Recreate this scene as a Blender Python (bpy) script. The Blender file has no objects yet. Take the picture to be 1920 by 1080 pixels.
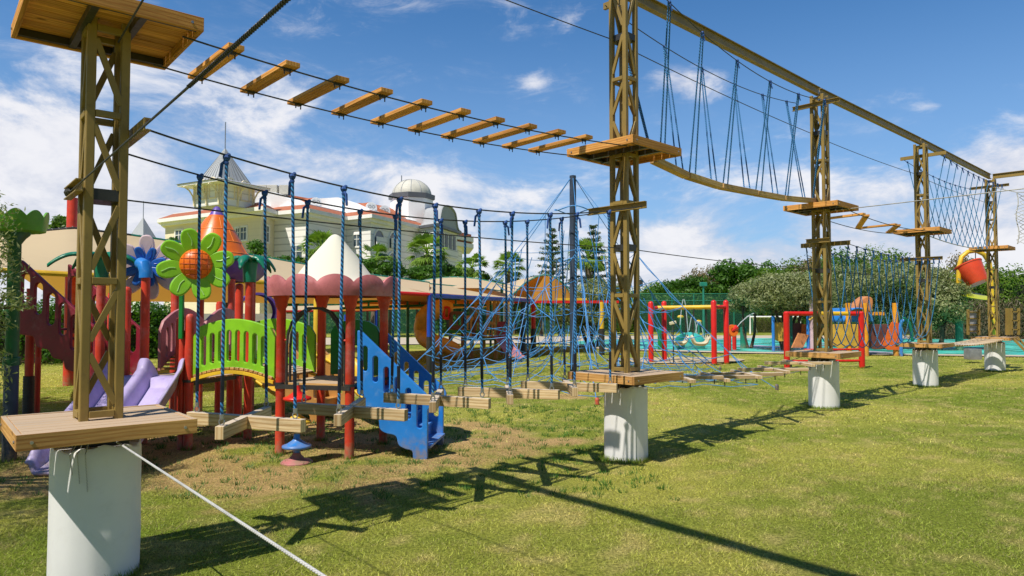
import bpy, bmesh, math, random
import numpy as np
from mathutils import Vector, Matrix
random.seed(7); RNG = np.random.default_rng(11)
R = math.radians; PI = math.pi
scn = bpy.context.scene; COL = scn.collection
ORG = {}
CAMZ, F, TILT = 1.6, 1300.0, math.atan(48/1300)

def V(*a): return Vector(a)
def ray(px, py):
    u, v = (px-960)/F, (540-py)/F
    return Vector((u, math.cos(TILT)-v*math.sin(TILT), math.sin(TILT)+v*math.cos(TILT)))
def P(px, py, Y):                       # point seen at a photo pixel, at real distance Y
    r = ray(px, py); s = Y/r.y
    return Vector((r.x*s, Y, CAMZ+r.z*s))
def G(px, py, z=0):                     # same, on the level z
    r = ray(px, py); s = (z-CAMZ)/r.z
    return Vector((r.x*s, r.y*s, z))

# ------------------------------------------------------------------ scene tree
def tag(o, label=None, cat=None, group=None, kind=None):
    if label: o['label'] = label
    if cat: o['category'] = cat
    if group: o['group'] = group
    if kind: o['kind'] = kind
    return o
def empty(name, loc, label, cat, group=None, rz=0):
    o = bpy.data.objects.new(name, None); COL.objects.link(o)
    o.location = loc; o.rotation_euler = (0, 0, rz); o.empty_display_size = .1
    ORG[o.name] = Vector(loc)
    return tag(o, label, cat, group)
def copy_tree(o, parent=None):
    c = o.copy(); COL.objects.link(c); c.parent = parent
    for ch in list(o.children): copy_tree(ch, c)
    return c

class MB:
    def __init__(s): s.v = []; s.f = []; s.uv = []
    def face(s, idx, uv=None): s.f.append(tuple(idx)); s.uv.append(uv)
    def poly(s, pts):
        b = len(s.v); s.v += [Vector(p) for p in pts]; s.face(range(b, b+len(pts)), [(p[0], p[2]) for p in pts]); return s
    def beam(s, p, q, w, h, up=(0, 0, 1), bev=0):
        """board from p to q, w wide, h thick along up; uv = metres across / along"""
        p, q = Vector(p), Vector(q); d = q-p; L = d.length; d.normalize(); up = Vector(up)
        if abs(d.dot(up)) > .98: up = Vector((1, 0, 0)) if abs(d.x) < .9 else Vector((0, 1, 0))
        x = d.cross(up).normalized(); y = x.cross(d).normalized(); b = len(s.v)
        b = len(s.v); o1, o2 = random.random()*9, random.random()*9
        for t in (p, q):
            for sx, sy in ((-1, -1), (1, -1), (1, 1), (-1, 1)): s.v.append(t+x*sx*w/2+y*sy*h/2)
        for k in range(4):
            k2 = (k+1) % 4; a = w if k % 2 == 0 else h; c = o1+k*1.7
            s.face((b+k, b+k2, b+4+k2, b+4+k), [(c, o2), (c+a, o2), (c+a, o2+L), (c, o2+L)])
        s.face((b+3, b+2, b+1, b), [(c, o2+.3), (c+w, o2+.3), (c+w, o2+.31), (c, o2+.31)])
        s.face((b+4, b+5, b+6, b+7), [(c, o2+.7), (c+w, o2+.7), (c+w, o2+.71), (c, o2+.71)])
        return s
    def box(s, c, sz, rz=0):
        c = Vector(c); a = Vector((math.cos(rz), math.sin(rz), 0))*sz[0]/2
        # longest horizontal side runs along
        if sz[2] > max(sz[0], sz[1]): return s.beam(c-V(0,0,sz[2]/2), c+V(0,0,sz[2]/2), sz[0], sz[1], up=(-math.sin(rz), math.cos(rz), 0))
        return s.beam(c-a, c+a, sz[1], sz[2])
    def tube(s, pts, r, n=8, cap=True, r2=None):
        pts = [Vector(p) for p in pts]; m = len(pts); b = len(s.v); L = 0; Ls = []
        prev = None
        for i, p in enumerate(pts):
            d = (pts[min(i+1, m-1)]-pts[max(i-1, 0)])
            if d.length < 1e-9: d = V(0, 0, 1)
            d.normalize()
            if prev is None:
                a = Vector((0, 0, 1)) if abs(d.z) < .9 else Vector((0, 1, 0))
                x = d.cross(a).normalized()
            else: x = (prev-d*prev.dot(d)).normalized()
            prev = x; y = d.cross(x)
            rr = r if r2 is None else r+(r2-r)*i/(m-1)
            if isinstance(r, (list, tuple)): rr = r[i]
            for k in range(n):
                t = 2*PI*k/n; s.v.append(p+x*math.cos(t)*rr+y*math.sin(t)*rr)
            if i: L += (pts[i]-pts[i-1]).length
            Ls.append(L)
        for i in range(m-1):
            for k in range(n):
                k2 = (k+1) % n
                s.face((b+i*n+k, b+i*n+k2, b+(i+1)*n+k2, b+(i+1)*n+k),
                       [(k/n, Ls[i]), ((k+1)/n, Ls[i]), ((k+1)/n, Ls[i+1]), (k/n, Ls[i+1])])
        if cap: s.face([b+k for k in range(n)][::-1]); s.face([b+(m-1)*n+k for k in range(n)])
        return s
    def lathe(s, prof, c, n=24, axis=None, cap=False):
        """prof: (radius, height) list; turned about z at c (or about axis)"""
        c = Vector(c); M = Matrix.Identity(3) if axis is None else Vector((0, 0, 1)).rotation_difference(Vector(axis)).to_matrix()
        b = len(s.v); m = len(prof); L = 0
        for i, (r, z) in enumerate(prof):
            for k in range(n):
                t = 2*PI*k/n; s.v.append(c+M@Vector((r*math.cos(t), r*math.sin(t), z)))
        for i in range(m-1):
            for k in range(n):
                k2 = (k+1) % n
                s.face((b+i*n+k, b+i*n+k2, b+(i+1)*n+k2, b+(i+1)*n+k),
                       [(k/n, prof[i][1]), ((k+1)/n, prof[i][1]), ((k+1)/n, prof[i+1][1]), (k/n, prof[i+1][1])])
        if cap: s.face([b+k for k in range(n)][::-1]); s.face([b+(m-1)*n+k for k in range(n)])
        return s
    def ball(s, c, r, n=10, sc=(1, 1, 1)):
        b = len(s.v); c = Vector(c)
        for i in range(n//2+1):
            t = PI*i/(n//2)
            for k in range(n):
                a = 2*PI*k/n
                s.v.append(c+Vector((math.sin(t)*math.cos(a)*sc[0], math.sin(t)*math.sin(a)*sc[1], math.cos(t)*sc[2]))*r)
        for i in range(n//2):
            for k in range(n):
                k2 = (k+1) % n; s.face((b+i*n+k, b+(i+1)*n+k, b+(i+1)*n+k2, b+i*n+k2))
        return s
    def prism(s, pts, z0, z1):
        b = len(s.v); n = len(pts)
        s.v += [Vector((p[0], p[1], z0)) for p in pts]+[Vector((p[0], p[1], z1)) for p in pts]
        L = 0
        for k in range(n):
            k2 = (k+1) % n; l = (Vector(pts[k][:2])-Vector(pts[k2][:2])).length
            s.face((b+k, b+k2, b+n+k2, b+n+k), [(L, z0), (L+l, z0), (L+l, z1), (L, z1)]); L += l
        s.face([b+k for k in range(n)][::-1]); s.face([b+n+k for k in range(n)])
        return s
    def grid(s, f, nu, nv, uvs=(1, 1)):
        b = len(s.v)
        for i in range(nu+1):
            for j in range(nv+1): s.v.append(Vector(f(i/nu, j/nv)))
        for i in range(nu):
            for j in range(nv):
                a = b+i*(nv+1)+j
                s.face((a, a+nv+1, a+nv+2, a+1), [(i/nu*uvs[0], j/nv*uvs[1]), ((i+1)/nu*uvs[0], j/nv*uvs[1]), ((i+1)/nu*uvs[0], (j+1)/nv*uvs[1]), (i/nu*uvs[0], (j+1)/nv*uvs[1])])
        return s
    def add(s, me, M):
        b = len(s.v); s.v += [M@v.co for v in me.vertices]
        for p in me.polygons: s.face([b+i for i in p.vertices])
        return s
    def build(s, name, m, parent=None, smooth=False, bevel=0, loc=None, thick=0, subsurf=0, angle=35, **tags):
        vs = s.v
        if parent is not None: o0 = ORG[parent.name]
        elif loc is not None: o0 = Vector(loc)
        else:
            zs = min(v.z for v in vs); o0 = Vector((sum(v.x for v in vs)/len(vs), sum(v.y for v in vs)/len(vs), zs))
        me = bpy.data.meshes.new(name); me.from_pydata([v-o0 for v in vs], [], s.f)
        ul = me.uv_layers.new(name='UVMap'); k = 0
        data = np.zeros(len(me.loops)*2, dtype=np.float32)
        for f, uv in zip(s.f, s.uv):
            if uv:
                for j, q in enumerate(uv): data[2*(k+j)] = q[0]; data[2*(k+j)+1] = q[1]
            k += len(f)
        ul.data.foreach_set('uv', data)
        me.materials.append(m)
        if smooth:
            me.polygons.foreach_set('use_smooth', [True]*len(me.polygons))
            try: me.set_sharp_from_angle(angle=R(angle))
            except Exception: pass
        o = bpy.data.objects.new(name, me); COL.objects.link(o)
        if parent is not None: o.parent = parent; ORG[o.name] = o0
        else: o.location = o0; ORG[o.name] = o0
        if thick: md = o.modifiers.new('t', 'SOLIDIFY'); md.thickness = thick; md.offset = 0
        if bevel: md = o.modifiers.new('b', 'BEVEL'); md.width = bevel; md.segments = 2; md.limit_method = 'ANGLE'; md.angle_limit = R(50)
        if subsurf: md = o.modifiers.new('s', 'SUBSURF'); md.levels = subsurf; md.render_levels = subsurf
        return tag(o, **tags) if tags else o

def plate_mesh(outline, holes, th, bev=.004):
    """flat plate with holes in its own (x, z) plane, th thick about y=0; returns a mesh"""
    cu = bpy.data.curves.new('c', 'CURVE'); cu.dimensions = '2D'; cu.fill_mode = 'BOTH'
    cu.extrude = max(th/2-bev, .001); cu.bevel_depth = bev; cu.bevel_resolution = 1; cu.offset = -bev
    for pts in [outline]+list(holes):
        sp = cu.splines.new('POLY'); sp.points.add(len(pts)-1); sp.use_cyclic_u = True
        for p, q in zip(sp.points, pts): p.co = (q[0], q[1], 0, 1)
    ob = bpy.data.objects.new('c', cu); COL.objects.link(ob)
    dg = bpy.context.evaluated_depsgraph_get(); dg.update()
    me = bpy.data.meshes.new_from_object(ob.evaluated_get(dg))
    bpy.data.objects.remove(ob); bpy.data.curves.remove(cu)
    return me
def slot(cx, z0, z1, w, n=5):
    r = w/2; z0, z1 = min(z0, z1), max(z0, z1); pts = []
    for k in range(n+1): t = PI*k/n; pts.append((cx+r*math.cos(t), z1-r+r*math.sin(t)))
    for k in range(n+1): t = PI+PI*k/n; pts.append((cx+r*math.cos(t), z0+r+r*math.sin(t)))
    return pts
def plane_M(o, u, up=(0, 0, 1)):
    """matrix taking plate (x,y)->(along u, up); plate normal = u x up"""
    u = Vector(u).normalized(); up = Vector(up); n = u.cross(up).normalized(); up = n.cross(u)
    return Matrix.Translation(Vector(o))@Matrix((u, up, n)).transposed().to_4x4()
def fast_mesh(name, co, k, m, parent=None, loc=(0, 0, 0), col=None):
    n = len(co); nf = n//k; me = bpy.data.meshes.new(name)
    loc = np.array(ORG[parent.name]) if parent is not None else np.array(loc)
    me.vertices.add(n); me.vertices.foreach_set('co', (co-loc).astype(np.float32).ravel())
    me.loops.add(n); me.loops.foreach_set('vertex_index', np.arange(n, dtype=np.int32))
    me.polygons.add(nf); me.polygons.foreach_set('loop_start', np.arange(0, n, k, dtype=np.int32))
    try: me.polygons.foreach_set('loop_total', np.full(nf, k, dtype=np.int32))
    except Exception: pass
    if col is not None:
        a = me.color_attributes.new('Col', 'FLOAT_COLOR', 'POINT'); a.data.foreach_set('color', col.astype(np.float32).ravel())
    me.update(calc_edges=True); me.materials.append(m)
    o = bpy.data.objects.new(name, me); COL.objects.link(o)
    if parent is not None: o.parent = parent
    else: o.location = loc
    ORG[o.name] = Vector(loc)
    return o

# ------------------------------------------------------------------ materials
def nt(name):
    m = bpy.data.materials.new(name); m.use_nodes = True; t = m.node_tree; t.nodes.clear()
    out = t.nodes.new('ShaderNodeOutputMaterial'); return m, t, out
def N(t, typ, ins=None, **kw):
    n = t.nodes.new('ShaderNode'+typ)
    for k, v in kw.items(): setattr(n, k, v)
    for k, v in (ins or {}).items():
        s = n.inputs[k]
        if isinstance(v, bpy.types.NodeSocket): t.links.new(v, s)
        elif isinstance(v, bpy.types.Node): t.links.new(v.outputs[0], s)
        else: s.default_value = v
    return n
def rgb(c): return (c[0], c[1], c[2], 1)
def mixc(t, f, a, b, mode='MIX'):
    n = t.nodes.new('ShaderNodeMix'); n.data_type = 'RGBA'; n.blend_type = mode; n.clamp_result = False
    for s, v in ((n.inputs[0], f), (n.inputs[6], a), (n.inputs[7], b)):
        if isinstance(v, bpy.types.NodeSocket): t.links.new(v, s)
        elif isinstance(v, (tuple, list)): s.default_value = rgb(v)
        else: s.default_value = v
    return n.outputs[2]
def ramp(t, f, a, b, c0=0., c1=1.):
    n = N(t, 'MapRange', {'Value': f, 'From Min': a, 'From Max': b, 'To Min': c0, 'To Max': c1}); n.interpolation_type = 'SMOOTHSTEP'; return n.outputs[0]
def noise(t, vec, sc, det=4, rough=.6, dist=0):
    n = N(t, 'TexNoise', {'Vector': vec, 'Scale': sc, 'Detail': det, 'Roughness': rough, 'Distortion': dist}); return n.outputs[0]
def paint(name, c, rough=.45, var=.22, sc=6, bump=.15, dirt=(.16, .12, .07), dirt_amt=.3, spec=.5, metal=0, fade=0, bsc=90):
    m, t, out = nt(name); pos = N(t, 'NewGeometry').outputs['Position']
    n1 = noise(t, pos, sc); n2 = noise(t, pos, sc*4.5, 6, .7)
    a = mixc(t, ramp(t, n1, .3, .7), [x*(1-var) for x in c], [min(1, x*(1+var)) for x in c])
    if fade: a = mixc(t, ramp(t, noise(t, pos, sc*.6, 5, .7), .52, .72, 0, fade), a, [x*.5+.35 for x in c])
    a = mixc(t, ramp(t, n2, .5, .78, 0, dirt_amt), a, dirt)
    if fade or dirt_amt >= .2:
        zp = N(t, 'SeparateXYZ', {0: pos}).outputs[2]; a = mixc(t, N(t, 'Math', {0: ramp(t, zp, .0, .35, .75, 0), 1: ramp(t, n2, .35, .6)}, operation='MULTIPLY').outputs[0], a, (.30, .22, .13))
    b = N(t, 'BsdfPrincipled', {'Base Color': a, 'Roughness': ramp(t, n2, .2, .8, rough*.8, min(1, rough*1.25)), 'Metallic': metal})
    b.inputs['Specular IOR Level'].default_value = spec
    if bump:
        bp = N(t, 'Bump', {'Height': noise(t, pos, bsc, 3), 'Strength': bump, 'Distance': .004}); t.links.new(bp.outputs[0], b.inputs['Normal'])
    t.links.new(b.outputs[0], out.inputs[0]); return m
def wood(name, light, dark, grey=0., gcol=(.42, .36, .29), sc=1.0):
    m, t, out = nt(name); uv = N(t, 'UVMap').outputs[0]; geo = N(t, 'NewGeometry')
    mp = N(t, 'Mapping', {'Vector': uv, 'Scale': (38*sc, 2.2*sc, 1)}); mp2 = N(t, 'Mapping', {'Vector': uv, 'Scale': (9*sc, 1.1*sc, 1)})
    big = noise(t, mp2.outputs[0], 1, 3, .5, 1.2)
    w = N(t, 'TexWave', {'Vector': mp2.outputs[0], 'Scale': 1.3, 'Distortion': 9, 'Detail': 4, 'Detail Scale': .8}).outputs[1]
    fine = noise(t, mp.outputs[0], 1, 6, .7)
    a = mixc(t, ramp(t, w, .45, 1.0, 0, .75), light, dark); a = mixc(t, ramp(t, fine, .35, .7, 0, .55), a, [x*.6 for x in dark])
    a = mixc(t, ramp(t, big, .5, .75, 0, .5), a, [min(1, x*1.25) for x in light])
    vo = N(t, 'TexVoronoi', {'Vector': N(t, 'Mapping', {'Vector': uv, 'Scale': (7, 3.2, 1)}).outputs[0], 'Scale': 1}).outputs[0]
    a = mixc(t, ramp(t, vo, .04, .14, .85, 0), a, [x*.35 for x in dark])
    a = mixc(t, ramp(t, noise(t, N(t, 'Mapping', {'Vector': uv, 'Scale': (.45, .45, 1)}).outputs[0], 1, 1), .35, .65), mixc(t, 1., a, (.68, .66, .64), 'MULTIPLY'), mixc(t, 1., a, (1.15, 1.15, 1.12), 'MULTIPLY'))
    if grey:
        nz = N(t, 'SeparateXYZ', {0: geo.outputs['Normal']}).outputs[2]
        a = mixc(t, ramp(t, nz, .4, .9, 0, grey), a, mixc(t, fine, [x*.6 for x in gcol], [x*1.25 for x in gcol]))
    b = N(t, 'BsdfPrincipled', {'Base Color': a, 'Roughness': .75}); b.inputs['Specular IOR Level'].default_value = .25
    bp = N(t, 'Bump', {'Height': fine, 'Strength': .35, 'Distance': .004}); t.links.new(bp.outputs[0], b.inputs['Normal'])
    t.links.new(b.outputs[0], out.inputs[0]); return m
def ropem(name, a_, b_, pitch=.035):
    m, t, out = nt(name); uv = N(t, 'SeparateXYZ', {0: N(t, 'UVMap').outputs[0]})
    ph = N(t, 'Math', {0: uv.outputs[1], 1: 2*PI/pitch}, operation='MULTIPLY'); an = N(t, 'Math', {0: uv.outputs[0], 1: 4*PI}, operation='MULTIPLY')
    sn = N(t, 'Math', {0: N(t, 'Math', {0: ph, 1: an}, operation='ADD')}, operation='SINE')
    h = ramp(t, sn.outputs[0], -1, 1)
    pos = N(t, 'NewGeometry').outputs['Position']
    a = mixc(t, ramp(t, sn.outputs[0], -.5, .6), b_, a_); a = mixc(t, ramp(t, noise(t, pos, 5), .4, .7, 0, .35), a, [x*.5 for x in b_])
    b = N(t, 'BsdfPrincipled', {'Base Color': a, 'Roughness': .6})
    bp = N(t, 'Bump', {'Height': h, 'Strength': .7, 'Distance': .006}); t.links.new(bp.outputs[0], b.inputs['Normal'])
    t.links.new(b.outputs[0], out.inputs[0]); return m
def leafm(name, c, c2, trans=.3, sc=1.2):
    m, t, out = nt(name); pos = N(t, 'NewGeometry').outputs['Position']
    a = mixc(t, ramp(t, noise(t, pos, sc, 3), .35, .65), c, c2)
    a = mixc(t, ramp(t, noise(t, pos, 14, 2), .35, .75, 0, .6), a, [x*1.5 for x in c2])
    d = N(t, 'BsdfPrincipled', {'Base Color': a, 'Roughness': .45}); d.inputs['Specular IOR Level'].default_value = .35
    tr = N(t, 'BsdfTranslucent', {'Color': mixc(t, 1., a, (1.3, 1.6, .5), 'MULTIPLY')})
    mx = N(t, 'MixShader', {0: trans, 1: d.outputs[0], 2: tr.outputs[0]}); t.links.new(mx.outputs[0], out.inputs[0]); return m
def fabric(name, c, ct, trans=.45, dirt=.2):
    m, t, out = nt(name); pos = N(t, 'NewGeometry').outputs['Position']
    a = mixc(t, ramp(t, noise(t, pos, 1.2, 5), .4, .75, 0, dirt), c, [x*.7 for x in c])
    d = N(t, 'BsdfDiffuse', {'Color': a}); tr = N(t, 'BsdfTranslucent', {'Color': rgb(ct)})
    mx = N(t, 'MixShader', {0: trans, 1: d.outputs[0], 2: tr.outputs[0]}); t.links.new(mx.outputs[0], out.inputs[0]); return m

BRONZE = paint('bronze_paint', (.285, .19, .045), .5, .12, 3, .05, (.09, .06, .03), .35)
DARKM = paint('dark_steel', (.035, .033, .03), .45, .2, 8, .1, dirt_amt=.1)
GALV = paint('galvanised', (.42, .42, .42), .35, .15, 12, .1, dirt_amt=.2, metal=.7)
CABLE = paint('cable_steel', (.05, .052, .055), .5, .2, 8, 0, dirt_amt=.1, metal=.3)
CABLEL = paint('cable_light', (.30, .29, .26), .5, .2, 8, 0, dirt_amt=.1, metal=.3)
PINE = wood('pine_deck', (.74, .42, .14), (.50, .22, .055), .8, (.50, .41, .31))
PINE_R = wood('pine_raw', (.72, .47, .20), (.50, .26, .09), .0)
PINE_U = wood('pine_under', (.80, .40, .11), (.50, .19, .04), .0)
PINE_W = wood('pine_weathered', (.74, .56, .33), (.50, .30, .13), .75, (.64, .55, .44))
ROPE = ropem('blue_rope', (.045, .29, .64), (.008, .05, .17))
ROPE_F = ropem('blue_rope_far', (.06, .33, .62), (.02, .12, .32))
KNOT = paint('blue_knot', (.012, .07, .28), .6, .4, 60, .5, dirt_amt=.1, bsc=300)
NETB = paint('net_rope', (.05, .25, .60), .55, .25, 3, 0, dirt_amt=.15)
SLEEVE = paint('black_sleeve', (.006, .008, .02), .5, .3, 30, .3, dirt_amt=.05)
VINYL = paint('white_vinyl', (.84, .83, .82), .45, .03, 2, .2, (.55, .50, .42), .18, bsc=7)
WROPE = ropem('white_rope', (.66, .65, .62), (.54, .53, .50), .018)
RED = paint('red_paint', (.62, .045, .018), .45, .2, 3, .1, dirt_amt=.3, fade=.35)
REDB = paint('bright_red', (.68, .018, .012), .35, .1, 4, 0, dirt_amt=.1)
CRIM = paint('crimson_plastic', (.26, .012, .03), .4, .2, 3, .1, fade=.22)
MAUVE = paint('mauve_plastic', (.46, .17, .19), .5, .2, 3, .1, fade=.5)
PINKF = paint('faded_pink', (.50, .15, .16), .6, .3, 2.5, .1, (.28, .05, .06), .5, fade=.55)
LIME = paint('lime_plastic', (.24, .56, .015), .4, .15, 3, .1, dirt_amt=.2, fade=.25)
GREEN = paint('green_plastic', (.008, .20, .035), .35, .15, 3, .1, dirt_amt=.1)
TEAL = paint('teal_plastic', (.006, .19, .11), .35, .15, 4, .1, dirt_amt=.1)
BLUE = paint('blue_plastic', (.02, .22, .68), .35, .12, 2.5, .1, (.3, .45, .65), .3, fade=.3)
BLUED = paint('blue_steel', (.01, .07, .5), .35, .12, 3, 0, dirt_amt=.1)
ORANGE = paint('orange_plastic', (.80, .16, .01), .35, .12, 3, .1, dirt_amt=.1)
YELL = paint('yellow_plastic', (.80, .50, .03), .4, .12, 3, .1, dirt_amt=.15)
OCHRE = paint('ochre_plastic', (.50, .25, .07), .4, .15, 3, .1, dirt_amt=.15)
PURP = paint('purple_plastic', (.13, .06, .42), .4, .15, 3, .1, dirt_amt=.1, fade=.3)
LILAC = paint('lilac_plastic', (.44, .37, .62), .4, .2, 2.2, .1, (.25, .12, .6), .45, fade=.6)
PETALW = paint('pale_pink_plastic', (.70, .52, .55), .45, .15, 4, .1, dirt_amt=.2)
BROWNP = paint('brown_plastic', (.16, .06, .05), .5, .15, 3, .1)
NAVY = paint('navy_pad', (.03, .05, .09), .6, .2, 4, .3)
TEALD = paint('green_steel', (.02, .20, .13), .4, .15, 3, 0)
BONE = fabric('bone_roof', (.80, .78, .66), (.6, .55, .4), .08, .15)
# ------------------------------------------------------------------ camera, sun, sky
cd = bpy.data.cameras.new('camera'); cam = bpy.data.objects.new('camera', cd); COL.objects.link(cam)
cam.location = (0, 0, CAMZ); cam.rotation_euler = (PI/2+TILT, 0, 0); cd.sensor_width = 36; cd.lens = F/1920*36
cd.clip_start = .05; cd.clip_end = 6000; scn.camera = cam
SH = Vector((.411, .499, -1)).normalized()          # the way the sunlight travels
sd = bpy.data.lights.new('sun', 'SUN'); sun = bpy.data.objects.new('sun', sd); COL.objects.link(sun)
sd.energy = 5.0; sd.angle = R(.53); sd.color = (1, .94, .84); sun.rotation_euler = SH.to_track_quat('-Z', 'Y').to_euler()
SR, SG, SB = .62, 1.14, 1.54
w = bpy.data.worlds.new('World'); scn.world = w; w.use_nodes = True; t = w.node_tree; t.nodes.clear()
sky = N(t, 'TexSky', sky_type='NISHITA', sun_disc=False); sky.sun_elevation = math.asin(-SH.z)
sky.sun_rotation = math.atan2(-SH.x, -SH.y); sky.air_density = 1.0; sky.dust_density = .5; sky.ozone_density = 2.2; sky.altitude = 0
def MM(op, a, b=0.): return N(t, 'Math', {0: a, 1: b}, operation=op).outputs[0]
tc = N(t, 'TexCoord').outputs['Generated']; sp = N(t, 'SeparateXYZ', {0: tc}); SX, SY, SZ = sp.outputs
zz = MM('ADD', MM('MAXIMUM', SZ, 0.), .20)
dv = N(t, 'VectorMath', {0: tc, 1: N(t, 'CombineXYZ', {0: zz, 1: zz, 2: zz}).outputs[0]}, operation='DIVIDE')
def mp(rot, sc, loc=(0, 0, 0)): return N(t, 'Mapping', {'Vector': dv.outputs[0], 'Rotation': (0, 0, R(rot)), 'Scale': sc, 'Location': loc}).outputs[0]
def dm(sc, loc=(0, 0, 0), rot=(0, 0, 0)): return N(t, 'Mapping', {'Vector': tc, 'Scale': sc, 'Location': loc, 'Rotation': rot}).outputs[0]
n1 = noise(t, dm((3.4, 3.4, 7.5), (3.1, 1.7, .4)), 1.6, 11, .64, .35)       # broken cloud fields
n2 = noise(t, dm((1, 1, 1.6), (7, 2, 0)), 2.2, 3, .5)                       # where they gather
n3 = noise(t, dm((4, 4, 13), (1, 0, 0), (0, R(14), 0)), 1.8, 10, .70, .9)   # wisps
low = MM('SUBTRACT', ramp(t, SZ, .10, .34, .205, -.11), ramp(t, SZ, .30, .5, 0, .06))
side = ramp(t, SX, -.6, .5, .02, -.04)
puff = None
for px, py, rr, am in ((1310, 150, .115, .24), (1240, 150, .08, .16), (1075, 28, .07, .17), (1060, 60, .05, .1), (1000, 150, .045, .18), (820, 75, .035, .13), (1905, 300, .13, .14), (1740, 200, .03, .12)):
    r_ = ray(px, py).normalized(); d_ = N(t, 'VectorMath', {0: N(t, 'VectorMath', {0: tc, 1: tuple(r_)}, operation='SUBTRACT').outputs[0], 1: (1, 1, 1.9)}, operation='MULTIPLY'); ln = N(t, 'VectorMath', {0: d_.outputs[0]}, operation='LENGTH').outputs[1]
    g_ = ramp(t, ln, 0, rr, am, 0); puff = g_ if puff is None else MM('ADD', puff, g_)
s3 = MM('ADD', MM('ADD', MM('ADD', n1, low), side), MM('ADD', MM('MULTIPLY', MM('SUBTRACT', n2, .5), .45), puff))
cl = ramp(t, s3, .47, .72)
wi = MM('MULTIPLY', ramp(t, n3, .44, .80, 0, .6), ramp(t, MM('ADD', s3, side), .36, .56))
cl = MM('MAXIMUM', cl, wi)
haze = ramp(t, SZ, -.02, .44, .66, 0.)
SK = .088
back = ramp(t, SY, -.35, .25)  # behind the camera the sky is darkened and cloudless to cut fill light
skyc = mixc(t, 1., sky.outputs[0], (SK*SR, SK*SG, SK*SB), 'MULTIPLY')
skyc = mixc(t, haze, skyc, (.40, .56, .82))
shade = mixc(t, ramp(t, n1, .40, .62), (.66, .69, .80), (.93, .92, .95))
fin = mixc(t, MM('MULTIPLY', cl, MM('MULTIPLY', back, .93)), skyc, shade)
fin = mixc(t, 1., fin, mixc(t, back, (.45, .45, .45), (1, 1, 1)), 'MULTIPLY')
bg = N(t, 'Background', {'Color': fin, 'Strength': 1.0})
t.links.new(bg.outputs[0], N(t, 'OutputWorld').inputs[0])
scn.view_settings.view_transform = 'Standard'; scn.view_settings.look = 'None'; scn.view_settings.exposure = 0
scn.render.engine = 'CYCLES'

# ------------------------------------------------------------------ lawn
def vn(x, y, seed=0):
    xi = np.floor(x); yi = np.floor(y); fx = x-xi; fy = y-yi; fx = fx*fx*(3-2*fx); fy = fy*fy*(3-2*fy)
    def h(a, b):
        q = np.sin(a*127.1+b*311.7+seed*74.7)*43758.5453; return q-np.floor(q)
    return (h(xi, yi)*(1-fx)+h(xi+1, yi)*fx)*(1-fy)+(h(xi, yi+1)*(1-fx)+h(xi+1, yi+1)*fx)*fy
def fbm(x, y, sc, seed=0, o=4):
    r = 0; a = .5; tot = 0
    for k in range(o): r = r+a*vn(x*sc*2**k+seed*3.3, y*sc*2**k-seed, seed+k); tot += a; a *= .55
    return r/tot
def sst(x, a, b):
    q = np.clip((x-a)/(b-a), 0, 1); return q*q*(3-2*q)
def dirt_at(x, y):
    d = np.sqrt(((x+3.2)/4.6)**2+((y-8.6)/2.9)**2)
    d2 = np.sqrt(((x+.2)/2.4)**2+((y-8.6)/1.5)**2); d3 = np.sqrt(((x-5.2)/3.0)**2+((y-22.5)/1.6)**2)
    d4 = np.sqrt(((x+1.0)/5.5)**2+((y-14)/3.0)**2)
    base = np.maximum.reduce([1-sst(d, .55, 1.25), .72*(1-sst(d2, .4, 1.2)), .8*(1-sst(d3, .4, 1.1)), .5*(1-sst(d4, .3, 1.2))])
    n = fbm(x, y, 1.6, 3, 5)
    return np.clip(sst(base*.80+(n-.5)*1.35, .42, .74), 0, 1)
def lawn_col(x, y, blade=False):
    dry = sst(fbm(x, y, .55, 5, 5), .38, .66); sm = fbm(x, y, 5.0, 9, 3); big = fbm(x, y, .18, 2, 3)
    g1 = np.array([.245, .330, .035]); g2 = np.array([.54, .53, .105]); g3 = np.array([.80, .62, .27]); br = np.array([.58, .37, .18])
    c = g1+(g2-g1)*np.clip(dry*.75+(big-.5)*.7+.12, 0, 1)[:, None]
    c = c+(g3-c)*(sst(sm, .5, .8)*.5)[:, None]
    D = dirt_at(x, y)*.85
    if blade: c = c+(g3*.9-c)*(D*.45)[:, None]
    else: c = c*.80; c = c+(br*(.8+.4*sm[:, None])-c)*D[:, None]
    return c
m, t, out = nt('lawn'); at = N(t, 'VertexColor', layer_name='Col').outputs[0]; pos = N(t, 'NewGeometry').outputs['Position']
c = mixc(t, ramp(t, noise(t, pos, 42, 6, .8), .36, .66), mixc(t, 1., at, (.42, .45, .36), 'MULTIPLY'), mixc(t, 1., at, (1.5, 1.45, 1.4), 'MULTIPLY'))
c = mixc(t, ramp(t, noise(t, pos, 8, 5, .7), .45, .75, 0, .35), c, mixc(t, 1., at, (.6, .68, .5), 'MULTIPLY'))
b = N(t, 'BsdfPrincipled', {'Base Color': c, 'Roughness': .9}); b.inputs['Specular IOR Level'].default_value = .1
bp = N(t, 'Bump', {'Height': noise(t, pos, 45, 6, .8), 'Strength': 1.0, 'Distance': .03}); t.links.new(bp.outputs[0], b.inputs['Normal'])
t.links.new(b.outputs[0], out.inputs[0]); LAWN = m
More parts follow.
